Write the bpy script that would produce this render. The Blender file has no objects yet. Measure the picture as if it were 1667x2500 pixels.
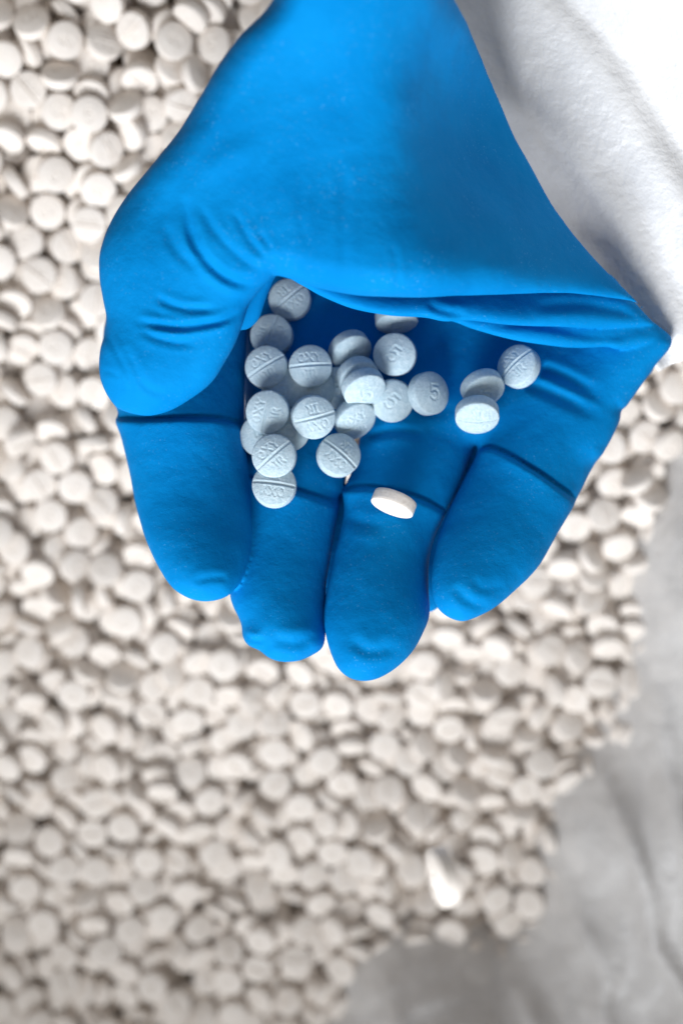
import bpy, math, random, base64
import numpy as np
from mathutils import Matrix, Vector, Euler

sc = bpy.context.scene
C = sc.collection
MM = 0.001
# ------------------------------------------------------------------ camera
TILT = math.radians(17.2)      # the camera looks almost straight down
AXIS = 294.0                   # mm from the lens to the tablet pile
FOC = 220.0                    # mm from the lens to the tablets in the palm
FPX = 3472.0                   # focal length in photo pixels
cam_d = bpy.data.cameras.new('camera')
cam = bpy.data.objects.new('camera', cam_d)
C.objects.link(cam)
cam_d.sensor_fit = 'VERTICAL'
cam_d.sensor_height = 36.0
cam_d.sensor_width = 24.0
cam_d.lens = 50.0
cam_d.clip_start = 0.005
cam_d.clip_end = 20.0
cam.rotation_euler = (-TILT, 0, 0)
cam.location = (0, AXIS * math.sin(TILT) * MM, AXIS * math.cos(TILT) * MM)
cam_d.dof.use_dof = True
cam_d.dof.focus_distance = 0.217
cam_d.dof.aperture_fstop = 9.0
sc.camera = cam
CAM = Matrix.Translation(cam.location) @ Euler(cam.rotation_euler).to_matrix().to_4x4()

def at(px, py, z):
    """photo pixel + distance from the lens (mm) -> world point (m)"""
    return CAM @ Vector(((px - 833.5) * z / FPX * MM, (1250 - py) * z / FPX * MM, -z * MM))

# ------------------------------------------------------------------ world and lamps
w = bpy.data.worlds.new('World'); sc.world = w; w.use_nodes = True
bg = w.node_tree.nodes['Background']
bg.inputs[0].default_value = (1.0, 0.97, 0.94, 1); bg.inputs[1].default_value = 0.28

def area_lamp(name, loc, target, size, power, col, spread):
    ld = bpy.data.lights.new(name, 'AREA'); ld.shape = 'DISK'; ld.size = size
    ld.spread = math.radians(spread); ld.energy = power; ld.color = col
    o = bpy.data.objects.new(name, ld); C.objects.link(o)
    o.location = loc
    o.rotation_euler = (Vector(target) - Vector(loc)).to_track_quat('-Z', 'Y').to_euler()
    return o
area_lamp('key_lamp', (-0.097, -0.192, 0.324), (0.0, 0.045, 0.068), 0.25, 0.405, (0.96, 1.0, 1.05), 58)

sc.view_settings.view_transform = 'Standard'
sc.view_settings.look = 'None'
sc.view_settings.exposure = 0.0
sc.view_settings.gamma = 1.0
sc.cycles.max_bounces = 10
sc.cycles.diffuse_bounces = 6

# ------------------------------------------------------------------ helpers
def mesh_obj(name, verts, faces, m, parent=None):
    me = bpy.data.meshes.new(name)
    V = np.asarray(verts, dtype=np.float32)
    F = np.asarray(faces, dtype=np.int32)
    me.vertices.add(len(V)); me.vertices.foreach_set('co', V.ravel())
    me.loops.add(F.size); me.loops.foreach_set('vertex_index', F.ravel())
    me.polygons.add(len(F))
    me.polygons.foreach_set('loop_start', np.arange(len(F), dtype=np.int32) * F.shape[1])
    me.polygons.foreach_set('loop_total', np.full(len(F), F.shape[1], dtype=np.int32))
    me.polygons.foreach_set('use_smooth', np.ones(len(F), dtype=bool))
    me.update(calc_edges=True); me.validate()
    me.materials.append(m)
    o = bpy.data.objects.new(name, me); C.objects.link(o)
    if parent: o.parent = parent
    return o

def tag(o, label=None, cat=None, group=None, kind=None):
    for k, v in (('label', label), ('category', cat), ('group', group), ('kind', kind)):
        if v: o[k] = v
    return o

class Nodes:
    def __init__(s, name):
        s.m = bpy.data.materials.new(name); s.m.use_nodes = True
        s.t = s.m.node_tree; s.n = s.t.nodes; s.b = s.n['Principled BSDF']
    def add(s, ty, **kw):
        n = s.n.new(ty)
        for k, v in kw.items():
            if k in n.inputs: n.inputs[k].default_value = v
            else: setattr(n, k, v)
        return n
    def link(s, a, b): s.t.links.new(a, b)
    def noise(s, scale, detail=4, rough=.5, vec=None):
        n = s.n.new('ShaderNodeTexNoise'); n.inputs['Scale'].default_value = scale
        n.inputs['Detail'].default_value = detail; n.inputs['Roughness'].default_value = rough
        if vec is None:
            tc = s.n.new('ShaderNodeTexCoord'); vec = tc.outputs['Object']
        s.link(vec, n.inputs['Vector']); return n
    def ramp(s, fac, stops):
        r = s.n.new('ShaderNodeValToRGB'); e = r.color_ramp.elements
        while len(e) < len(stops): e.new(.5)
        for x, (p, c) in zip(e, stops): x.position = p; x.color = (*c, 1)
        s.link(fac, r.inputs[0]); return r
    def bump(s, h, strength, dist, prev=None):
        b = s.n.new('ShaderNodeBump'); b.inputs['Strength'].default_value = strength
        b.inputs['Distance'].default_value = dist
        s.link(h, b.inputs['Height'])
        if prev: s.link(prev.outputs[0], b.inputs['Normal'])
        return b

def mat_glove():
    g = Nodes('blue_nitrile')
    big = g.noise(90, 3)
    r = g.ramp(big.outputs[0], [(.3, (0.001, .172, .46)), (.7, (0.002, .208, .53))])
    dust = g.noise(2100, 3, .75)
    patch = g.noise(130, 3)
    mul = g.add('ShaderNodeMath', operation='MULTIPLY')
    d1 = g.ramp(dust.outputs[0], [(.60, (0, 0, 0)), (.70, (1, 1, 1))])
    p1 = g.ramp(patch.outputs[0], [(.42, (.04, .04, .04)), (.68, (.8, .8, .8))])
    g.link(d1.outputs[0], mul.inputs[0]); g.link(p1.outputs[0], mul.inputs[1])
    mx = g.add('ShaderNodeMix', data_type='RGBA')
    g.link(mul.outputs[0], mx.inputs[0]); g.link(r.outputs[0], mx.inputs[6])
    mx.inputs[7].default_value = (.07, .30, .60, 1)
    g.link(mx.outputs[2], g.b.inputs['Base Color'])
    g.b.inputs['Roughness'].default_value = .62
    g.b.inputs['Specular IOR Level'].default_value = .06
    g.b.inputs['Specular Tint'].default_value = (.1, .55, 1, 1)
    fine = g.noise(5200, 2); mid = g.noise(420, 3)
    b1 = g.bump(mid.outputs[0], .35, .0006)
    b2 = g.bump(fine.outputs[0], .5, .00010, b1)
    g.link(b2.outputs[0], g.b.inputs['Normal'])
    return g.m

def mat_tablet(name, lo, hi, grain):
    g = Nodes(name)
    n = g.noise(1500, 5, .75)
    r = g.ramp(n.outputs[0], [(.32, lo), (.68, hi)])
    oi = g.add('ShaderNodeObjectInfo')
    hsv = g.add('ShaderNodeHueSaturation')
    mr = g.add('ShaderNodeMapRange'); g.link(oi.outputs['Random'], mr.inputs[0])
    mr.inputs[3].default_value = .97; mr.inputs[4].default_value = 1.03
    g.link(mr.outputs[0], hsv.inputs['Value']); g.link(r.outputs[0], hsv.inputs['Color'])
    g.link(hsv.outputs[0], g.b.inputs['Base Color'])
    g.b.inputs['Roughness'].default_value = .8
    g.b.inputs['Specular IOR Level'].default_value = .15
    fine = g.noise(3000, 4, .8)
    b = g.bump(fine.outputs[0], grain, .0004)
    g.link(b.outputs[0], g.b.inputs['Normal'])
    return g.m
M_TAB = mat_tablet('pile_tablet', (.76, .685, .61), (.87, .81, .75), .35)
M_TABH = mat_tablet('palm_tablet_glove_bounce', (.39, .53, .60), (.60, .71, .76), .6)  # same white tablets, with blue bounce off the glove painted into the colour
M_GLOVE = mat_glove()
# ------------------------------------------------------------------ the gloved hand: one closed surface
# every mass of the hand has an outline, a height of its top above the focus
# distance and a half thickness, all in units of 1/15.8 mm; they are blended
# as an implicit solid and polygonised
ST = 5.0
U0, V0, H0 = 190.0, -330.0, -410.0
NU, NV, NH = 302, 404, 222
us = U0 + ST * np.arange(NU); vs = V0 + ST * np.arange(NV); hs = H0 + ST * np.arange(NH)
UU, VV = np.meshgrid(us, vs, indexing='ij')

def catmull(P, n=5, closed=True):
    P = np.asarray(P, float); out = []
    N = len(P)
    rng = range(N) if closed else range(N - 1)
    for i in rng:
        if closed: a, b, c, d = P[i - 1], P[i], P[(i + 1) % N], P[(i + 2) % N]
        else: a, b, c, d = P[max(i - 1, 0)], P[i], P[i + 1], P[min(i + 2, N - 1)]
        for k in range(n):
            t = k / n
            out.append(.5 * (2 * b + (c - a) * t + (2 * a - 5 * b + 4 * c - d) * t * t + (3 * b - a - 3 * c + d) * t ** 3))
    if not closed: out.append(P[-1])
    return np.array(out)

def outline_distance(poly):
    """signed distance to a closed outline, positive inside"""
    P = catmull(poly); Q = np.roll(P, -1, 0)
    best = np.full(UU.shape, 1e12); inside = np.zeros(UU.shape, bool)
    for (x0, y0), (x1, y1) in zip(P, Q):
        dx, dy = x1 - x0, y1 - y0; L = dx * dx + dy * dy
        if L < 1e-9: continue
        t = np.clip(((UU - x0) * dx + (VV - y0) * dy) / L, 0, 1)
        best = np.minimum(best, (UU - x0 - t * dx) ** 2 + (VV - y0 - t * dy) ** 2)
        if y0 != y1:
            c = ((y0 <= VV) != (y1 <= VV))
            inside ^= c & (UU < x0 + (VV - y0) / dy * dx)
    d = np.sqrt(best)
    return np.where(inside, d, -d)

def blur(A, s):
    s = s * 6 / ST; r = int(3 * s); k = np.exp(-.5 * (np.arange(-r, r + 1) / s) ** 2); k /= k.sum()
    B = np.pad(A, r, mode='edge')
    B = sum(k[i] * B[i:i + A.shape[0], :] for i in range(2 * r + 1))
    return sum(k[i] * B[:, i:i + A.shape[1]] for i in range(2 * r + 1))

def heights(pts):
    P = np.array(pts, float); X = P[:, :2] / 300; n = len(P)
    f = lambda r2: np.where(r2 > 1e-12, r2 * np.log(r2 + 1e-12), 0)
    K = f(((X[:, None] - X[None]) ** 2).sum(-1)) + .02 * np.eye(n)
    A = np.zeros((n + 3, n + 3)); A[:n, :n] = K; A[:n, n] = 1; A[:n, n + 1:] = X
    A[n, :n] = 1; A[n + 1:, :n] = X.T
    res = []
    for c in range(2, P.shape[1]):
        w_ = np.linalg.solve(A, np.r_[P[:, c], 0, 0, 0])
        Z = w_[n] + w_[n + 1] * UU / 300 + w_[n + 2] * VV / 300
        for i in range(n):
            Z = Z + w_[i] * f((UU / 300 - X[i, 0]) ** 2 + (VV / 300 - X[i, 1]) ** 2)
        res.append(Z)
    return res[0] if len(res) == 1 else res

def crease(pts, depth, width, ridge=.5, flat=.25, step=0):
    """a fold: a valley along a line with a soft swelling on both sides"""
    P = catmull(pts, 6, False)
    best = np.full(UU.shape, 1e12); tt = np.zeros(UU.shape); sg = np.zeros(UU.shape)
    N = len(P) - 1
    for i in range(N):
        x0, y0 = P[i]; x1, y1 = P[i + 1]; dx, dy = x1 - x0, y1 - y0; L = dx * dx + dy * dy + 1e-9
        t = np.clip(((UU - x0) * dx + (VV - y0) * dy) / L, 0, 1)
        d = (UU - x0 - t * dx) ** 2 + (VV - y0 - t * dy) ** 2
        m = d < best
        sg = np.where(m, dx * (VV - y0) - dy * (UU - x0), sg)
        best = np.where(m, d, best); tt = np.where(m, (i + t) / N, tt)
    d = np.sqrt(best)
    tp = np.clip(np.minimum(tt, 1 - tt) / flat, 0, 1); tp = tp * tp * (3 - 2 * tp)
    if flat <= .02: tp = 1
    return depth * tp * (-np.exp(-(d / width) ** 2) + ridge * np.exp(-((d - 2.1 * width) / (1.1 * width)) ** 2)) + step * tp * np.where(sg > 0, np.exp(-d / 70) * (1 - np.exp(-(d / 7) ** 2)), 0)

def smin(a, b, k):
    h = np.clip(.5 + .5 * (b - a) / k, 0, 1)
    return b * (1 - h) + a * h - k * h * (1 - h)

def mass(poly, top, thick, R, soft=70, folds=()):
    """implicit solid of one outline"""
    d = outline_distance(poly)
    wgt = np.clip(d / soft, 0, 1); wgt = wgt * wgt * (3 - 2 * wgt)
    ds = d * (1 - wgt) + blur(d, 5) * wgt
    s = np.clip(ds / R, None, 1)
    phi = np.where(s > 0, 1 - (1 - np.maximum(s, 0)) ** 2, 2 * s)
    dphi = np.where(s > 0, 2 * (1 - np.maximum(s, 0)) / R, 2 / R)
    mid = (heights(top) if not isinstance(top, np.ndarray) else top) - thick
    for c in folds: mid = mid + c * np.clip(d / 12, 0, 1)
    T = thick if isinstance(thick, np.ndarray) else np.full(UU.shape, float(thick))
    q = (hs[None, None, :] - mid[:, :, None]).astype(np.float32) / T[:, :, None].astype(np.float32)
    G = q * q - phi[:, :, None].astype(np.float32)
    g = 2 * np.abs(q) / T[:, :, None].astype(np.float32)
    return G / np.sqrt(g * g + (dphi[:, :, None] ** 2).astype(np.float32) + 4e-6)

# --- outlines, traced in photo pixels
THENAR = [(790,-320),(700,-120),(665,0),(580,94),(513,192),(446,304),(379,393),(312,473),(268,545),(250,590),(241,634),(243,687),(252,735),(261,775),
  (260,815),(248,850),(242,899),(246,933),(266,975),(294,1001),(350,1015),(393,1011),(437,994),(489,959),(524,925),(552,880),(576,834),(592,790),
  (606,745),(632,712),(662,683),(673,675),(703,681),(759,700),(836,717),(907,724),(1022,727),(1145,722),(1267,716),(1389,717),(1487,727),(1550,738),
  (1575,762),(1536,719),(1487,670),(1438,616),(1389,558),(1340,489),(1291,401),(1252,323),(1213,235),(1174,142),(1145,73),(1110,0),(1065,-120),(1000,-320)]
THENAR_H = [ # u, v, top, half thickness
 (750,-300,680,200),(950,-300,680,200),(620,-50,560,140),(850,-50,600,200),(1060,-50,500,120),
 (600,100,450,120),(800,100,490,200),(960,100,450,150),(1070,100,320,90),(1140,130,190,50),
 (470,270,330,100),(650,250,400,160),(850,250,405,200),(1000,250,335,130),(1110,250,140,80),(1195,290,20,40),
 (390,390,270,90),(560,380,338,150),(800,380,362,200),(1000,380,300,130),(1150,380,90,80),(1260,400,0,40),
 (290,510,205,85),(420,490,250,110),(560,490,308,140),(800,490,352,160),(1000,490,310,120),(1180,490,140,70),(1325,500,5,34),
 (260,640,190,70),(380,630,232,85),(520,620,275,100),(660,610,315,110),(820,610,345,120),(1050,610,310,100),(1250,610,170,70),(1420,630,20,30),
 (900,690,335,105),(1150,690,250,80),(1350,690,105,45),(1500,705,5,30),(1590,775,-42,28),(1635,820,-78,28),
 (300,780,180,75),(430,780,212,80),(560,750,228,80),(260,900,150,60),(360,900,182,70),(470,890,182,70),(300,970,135,60),(420,980,140,60)]
FOLD_W = [(700,620),(668,682),(650,730),(634,775),(614,798),(594,806),(560,800),(530,720),(580,620)]
FOLD_A = [(700,660),(759,708),(820,738),(882,757),(958,770),(1035,773),(1086,784),(1145,781),(1267,795),(1414,800),(1536,800),(1600,797),(1637,826),(1578,772),(1528,718),(1475,665),(1350,640),(1100,620),(800,600)]
FOLD_B = [(1060,760),(1120,789),(1169,807),(1242,828),(1340,845),(1414,849),(1477,846),(1512,852),(1585,842),(1639,829),(1578,772),(1528,718),(1475,665),(1350,650),(1150,690)]
PALM = [(600,560),(590,700),(600,850),(600,960),(640,1060),(760,1080),(850,1035),(868,1012),(900,1050),(1000,1080),(1160,1080),(1300,1130),(1440,1120),(1476,1089),(1508,1029),(1515,1002),(1531,988),(1567,938),(1599,892),(1639,832),
  (1580,776),(1500,705),(1380,580),(1250,440),(900,400)]
INDEX = [(262,770),(250,830),(247,880),(262,950),(289,1004),(284,1030),(298,1070),(314,1149),(330,1229),(354,1309),(386,1380),(417,1428),(453,1456),(489,1467),(529,1464),(565,1448),
  (593,1412),(613,1357),(619,1309),(619,1269),(613,1189),(603,1110),(597,1038),(598,960),(600,880),(603,800),(600,700),(450,660),(320,700)]
MIDDLE = [(640,900),(600,1000),(585,1150),(575,1300),(560,1400),(562,1448),(569,1480),(588,1522),(592,1556),(607,1577),(633,1589),(657,1608),(688,1618),(728,1616),(760,1601),(786,1580),(793,1545),
  (792,1480),(797,1420),(809,1349),(821,1285),(827,1237),(826,1215),(838,1189),(850,1133),(858,1070),(866,1010),(870,930),(760,860)]
RING = [(900,930),(884,1000),(877,1070),(866,1133),(846,1180),(836,1200),(840,1237),(832,1285),(818,1349),(802,1420),(793,1492),(796,1540),(808,1588),(824,1628),(848,1652),(880,1662),(920,1656),(967,1628),(1007,1588),
  (1034,1540),(1048,1500),(1047,1440),(1047,1370),(1062,1309),(1088,1253),(1122,1185),(1156,1090),(1175,1000),(1150,900),(1000,870)]
LITTLE = [(1200,920),(1178,1020),(1163,1105),(1127,1181),(1095,1253),(1071,1309),(1055,1375),(1051,1428),(1061,1472),(1083,1500),(1119,1516),(1151,1512),(1207,1484),(1262,1436),(1318,1372),(1362,1297),(1395,1245),(1410,1210),
  (1448,1134),(1476,1089),(1508,1029),(1515,1002),(1531,988),(1567,938),(1599,892),(1560,840),(1400,780),(1250,820)]

def build_hand():
    F = None
    f_th = [crease([(454,470),(463,543),(480,599),(515,647),(558,680),(602,693),(656,684)], 9.1, 10.7, .6),
      crease([(405,540),(420,590),(445,625),(500,668)], 3.8, 11.5), crease([(490,500),(532,573),(589,630),(650,662)], 4.3, 9.8),
      crease([(570,510),(610,586),(672,652)], 3.8, 8.2), crease([(632,560),(662,617),(690,668)], 3.8, 7.4),
      crease([(378,720),(415,743),(463,754),(530,754)], 5.4, 8.2, .6), crease([(324,782),(372,792),(437,799),(502,792),(550,780),(606,745)], 8.6, 8.2, .6),
      crease([(335,795),(376,822),(428,836),(480,838)], 4.3, 9.0), crease([(263,812),(290,868),(309,903),(330,958)], 3.8, 6.6),
      crease([(290,830),(325,890),(345,930),(376,955),(430,962)], 3.2, 9.0), crease([(243,905),(285,915),(305,960)], 2.2, 6.6),
      crease([(836,380),(842,480),(838,600),(846,700)], 2.2, 11.5), crease([(960,600),(968,650),(975,712)], 1.7, 8.2),
      crease([(645,380),(636,450),(640,540)], 2.2, 11.5), crease([(740,420),(735,520),(745,600)], 1.7, 9.8),
      crease([(450,500),(500,420),(640,340)], -5, 30, 0), crease([(1010,560),(1200,600),(1400,640)], 5, 40, .2)]
    H, T = heights(THENAR_H)
    T = np.clip(T, 28, 230)
    f_fin = {
      'i': [crease([(280,1020),(350,1022),(450,1018),(540,1022),(601,1040)], 15, 5.5, 0, .01, 16), crease([(470,1420),(515,1411),(560,1412)], 4, 9, .2),
            crease([(390,1370),(470,1446),(560,1435)], 1.5, 14)],
      'm': [crease([(600,1165),(680,1180),(728,1197),(790,1218),(850,1240)], 15, 5.5, 0, .01, 16), crease([(590,1545),(612,1562),(645,1566)], 8, 7, .4),
            crease([(660,1560),(720,1570),(775,1550)], 6, 14)],
      'r': [crease([(830,1196),(870,1189),(912,1189),(967,1199),(1020,1214),(1047,1226),(1110,1262)], 15, 5.5, 0, .01, 16), crease([(850,1555),(900,1590),(975,1575)], 5, 14, .3),
            crease([(890,1066),(960,1052),(1040,1062)], 8, 10), crease([(845,1260),(880,1275),(940,1290)], 4, 14)],
      'l': [crease([(1165,1092),(1200,1092),(1246,1112),(1318,1155),(1360,1185),(1412,1222)], 17, 6, 0, .01, 18), crease([(1108,1430),(1140,1466),(1200,1486)], 5, 12, .2),
            crease([(1320,900),(1352,910),(1430,947),(1520,996)], 22, 12, .15, .12), crease([(1280,935),(1311,947),(1384,979),(1490,1028)], 14, 13, .1, .2),
            crease([(1150,1410),(1180,1436),(1240,1430)], 3, 12, .2)]}
    fi = mass(INDEX, [(300,800,-140),(560,800,-140),(300,1000,-55),(450,1000,-45),(580,1000,-60),(440,1060,-28),(430,1120,-20),(430,1180,-6),(450,1300,45),(480,1420,105),(320,1100,-30),(600,1250,10)], 112, 150, 110, f_fin['i'])
    fm = mass(MIDDLE, [(700,900,-185),(700,1000,-155),(850,1000,-155),(700,1170,-85),(830,1170,-90),(740,1230,-66),(700,1300,-40),(700,1400,5),(690,1500,50),(700,1590,80)], 110, 140, 110, f_fin['m'])
    fr = mass(RING, [(1000,900,-185),(950,1000,-150),(1120,1000,-150),(950,1120,-92),(1100,1120,-100),(960,1190,-58),(950,1240,-42),(940,1320,-2),(930,1450,62),(910,1590,115)], 115, 150, 110, f_fin['r'])
    F = smin(fi, fm, 7); del fi
    F = smin(F, fr, 7); del fr, fm
    fl = mass(LITTLE, [(1300,820,-165),(1500,880,-125),(1220,1000,-120),(1350,1000,-88),(1480,1000,-90),(1200,1100,-72),(1300,1120,-50),(1400,1150,-55),(1270,1200,-32),(1210,1300,20),(1130,1450,92)], 112, 150, 110, f_fin['l'])
    F = smin(F, fl, 7); del fl
    fp = mass(PALM, [(650,600,-290),(650,760,-255),(800,760,-250),(950,850,-215),(1150,800,-215),(1300,800,-185),(1450,850,-135),(1560,830,-80),(1630,835,-45),(700,950,-185),(1000,980,-160),(1200,1000,-135),(1400,1000,-105),(900,420,-60),(1250,440,-90),(1000,600,-200),(1300,600,-190)], 85, 110, 60,
              [crease([(640,980),(760,900),(900,930),(1040,1000),(1110,985)], 10, 16)])
    F = smin(F, fp, 22); del fp
    for web, top in (([(760,1200),(900,1200),(880,1350),(840,1500),(795,1535),(740,1500),(760,1350)], [(830,1200,-235),(800,1500,-190),(760,1350,-210),(880,1350,-215)]),
                     ([(1100,1040),(1230,1040),(1180,1200),(1110,1320),(1090,1450),(1040,1495),(990,1440),(1010,1300)], [(1160,1050,-250),(1050,1480,-150),(1000,1350,-170),(1120,1300,-200)])):
        F = smin(F, mass(web, top, 45, 40, 40), 8)
    F = smin(F, mass(FOLD_W, [(600,640,150),(600,700,120),(600,780,60),(660,700,110),(680,640,140)], 50, 60, 40), 6)
    F = smin(F, mass(FOLD_B, [(1100,720,-30),(1100,780,0),(1300,740,-60),(1340,835,-25),(1500,770,-85),(1500,840,-58),(1600,805,-80),(1480,670,-90),(1300,670,-80),(1630,825,-92)], 34, 40, 40,
              [crease([(1180,800),(1300,790),(1450,822),(1560,815)], 4, 10)]), 5)
    F = smin(F, mass(FOLD_A, [(750,650,90),(760,705,110),(950,700,80),(950,765,122),(1150,700,40),(1150,775,80),(1350,690,-25),(1400,790,5),(1530,790,-52),(1590,778,-62),(1480,670,-60),(1350,640,-50),(1630,815,-92)], 36, 40, 40,
              [crease([(1040,740),(1080,760),(1150,772)], 5, 9), crease([(1300,750),(1420,745),(1560,770)], 5, 12)]), 5)
    F = smin(F, mass(THENAR, H, T, 75, 70, f_th), 7)
    # sheath end of the forearm outside the frame and border
    F[0] = F[-1] = 9; F[:, 0] = F[:, -1] = 9; F[:, :, 0] = F[:, :, -1] = 9
    return F

def surface_net(F):
    S = F < 0
    nx, ny, nz = F.shape
    c = [S[i:nx - 1 + i, j:ny - 1 + j, k:nz - 1 + k] for i in (0, 1) for j in (0, 1) for k in (0, 1)]
    n = sum(x.astype(np.uint8) for x in c)
    act = (n > 0) & (n < 8); del c, n
    ix, iy, iz = np.nonzero(act)
    idx = np.full(act.shape, -1, np.int32); idx[ix, iy, iz] = np.arange(len(ix))
    acc = np.zeros((len(ix), 3)); cnt = np.zeros(len(ix))
    co = [(i, j, k) for i in (0, 1) for j in (0, 1) for k in (0, 1)]
    for a in co:
        for b in co:
            if sum(b) - sum(a) == 1 and all(q >= p for p, q in zip(a, b)):
                fa = F[ix + a[0], iy + a[1], iz + a[2]]; fb = F[ix + b[0], iy + b[1], iz + b[2]]
                m = (fa < 0) != (fb < 0)
                t = np.where(m, fa / np.where(m, fa - fb, 1), 0)
                for ax in range(3):
                    acc[:, ax] += np.where(m, a[ax] + t * (b[ax] - a[ax]), 0)
                cnt += m
    P = acc / cnt[:, None] + np.c_[ix, iy, iz]
    quads = []
    for ax in range(3):
        a1, a2 = (ax + 1) % 3, (ax + 2) % 3
        sl0 = [slice(None)] * 3; sl1 = [slice(None)] * 3
        sl0[ax] = slice(0, -1); sl1[ax] = slice(1, None)
        A = S[tuple(sl0)]; B = S[tuple(sl1)]
        e = A != B
        e[tuple(slice(0, 1) if q == a1 else slice(None) for q in range(3))] = False
        e[tuple(slice(0, 1) if q == a2 else slice(None) for q in range(3))] = False
        e[tuple(slice(-1, None) if q == a1 else slice(None) for q in range(3))] = False
        e[tuple(slice(-1, None) if q == a2 else slice(None) for q in range(3))] = False
        p = np.array(np.nonzero(e)).T
        d1 = np.zeros(3, int); d1[a1] = 1; d2 = np.zeros(3, int); d2[a2] = 1
        q = [p, p - d1, p - d1 - d2, p - d2]
        q = np.stack([idx[tuple(x.T)] for x in q], 1)
        flip = ~A[tuple(p.T)]
        q[flip] = q[flip][:, ::-1]
        quads.append(q)
    return P, np.concatenate(quads)

FH = build_hand()
def rest_height(px, py, rad=34):
    best = -999
    for a, b in ((0, 0), (1, 0), (-1, 0), (0, 1), (0, -1)):
        i = int(round((px + a * rad - U0) / ST)); j = int(round((py + b * rad - V0) / ST))
        col = FH[i, j] < 0; k = int((10 - H0) / ST)
        while k > 0 and col[k]: k -= 1
        while k > 0 and not col[k]: k -= 1
        best = max(best, H0 + k * ST)
    return best
P, Q = surface_net(FH)
def relax(P, Q, it, lam):
    e = np.concatenate([Q[:, [0, 1]], Q[:, [1, 2]], Q[:, [2, 3]], Q[:, [3, 0]]])
    e = np.concatenate([e, e[:, ::-1]])
    deg = np.bincount(e[:, 0], minlength=len(P))[:, None]
    for k in range(it):
        for l in (lam, -lam * 1.03):
            S_ = np.stack([np.bincount(e[:, 0], P[e[:, 1], a], minlength=len(P)) for a in range(3)], 1)
            P = P + l * (S_ / deg - P)
    return P
P = relax(P, Q, 3, .5)
def to_world(P):
    """(u, v, height) in photo pixels at the focus distance -> world metres"""
    z = FOC - P[:, 2] * FOC / FPX
    X = (P[:, 0] - 833.5) * z / FPX; Y = (1250 - P[:, 1]) * z / FPX
    R = np.array(CAM.to_3x3()); t = np.array(CAM.translation)
    return np.stack([X, Y, -z], 1) @ R.T * MM + t
Pg = P * ST + np.array([U0, V0, H0])
# slack of the rubber: gentle uneven lumps
def lumps(P, seed, base):
    r = np.random.RandomState(seed); Z = np.zeros(len(P)); amp = 1.
    for o in range(3):
        for _ in range(6):
            a = r.normal(size=3); a /= np.linalg.norm(a)
            Z += amp * np.sin(P @ a * base * 2 ** o * r.uniform(.7, 1.3) + r.uniform(0, 6.28)) / 6
        amp *= .5
    return Z
e1 = Pg[Q[:, 1]] - Pg[Q[:, 3]]; e2 = Pg[Q[:, 2]] - Pg[Q[:, 0]]
fn = np.cross(e1, e2); vn = np.stack([sum(np.bincount(Q[:, k], fn[:, a], minlength=len(Pg)) for k in range(4)) for a in range(3)], 1)
vn /= np.linalg.norm(vn, axis=1)[:, None] + 1e-9
Pg = Pg + vn * (3.4 * lumps(Pg, 4, .022))[:, None]
hand = mesh_obj('gloved_hand', to_world(Pg), Q, M_GLOVE)
tag(hand, 'hand in a bright blue nitrile glove cupping loose white tablets above the tablet pile', 'gloved hand')
# ------------------------------------------------------------------ tablets
RT = 3.43      # radius, mm
def strokes():
    el = lambda cx, cy, a, b, n=20: [(cx + a * math.cos(t), cy + b * math.sin(t)) for t in [2 * math.pi * i / n for i in range(n + 1)]]
    A = [el(-1.38, 1.25, .46, .62)]
    A += [[(-.52, 1.95), (.42, .68)], [(.42, 1.95), (-.52, .68)]]
    A += [[(.86, 1.85), (1.3, 1.3)], [(1.74, 1.85), (1.3, 1.3)], [(1.3, 1.3), (1.3, .66)]]
    A += [[(-.5, -.72), (-.5, -2.02)], [(-.72, -.72), (-.28, -.72)], [(-.72, -2.02), (-.28, -2.02)]]
    A += [[(.1, -2.02), (.1, -.72), (.5, -.72), (.72, -.86), (.76, -1.08), (.68, -1.28), (.45, -1.38), (.1, -1.38)], [(.42, -1.38), (.84, -2.02)]]
    B = [[(.62, 1.15), (-.5, 1.15), (-.6, .12), (-.2, .34), (.2, .34), (.58, .1), (.72, -.35), (.55, -.85), (.15, -1.12), (-.25, -1.1), (-.66, -.82)]]
    return A, B

def seg_dist(X, Y, lines):
    best = np.full(X.shape, 99.)
    for L in lines:
        for (x0, y0), (x1, y1) in zip(L[:-1], L[1:]):
            dx, dy = x1 - x0, y1 - y0; l = dx * dx + dy * dy
            t = np.clip(((X - x0) * dx + (Y - y0) * dy) / l, 0, 1)
            best = np.minimum(best, np.hypot(X - x0 - t * dx, Y - y0 - t * dy))
    return best

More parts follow.
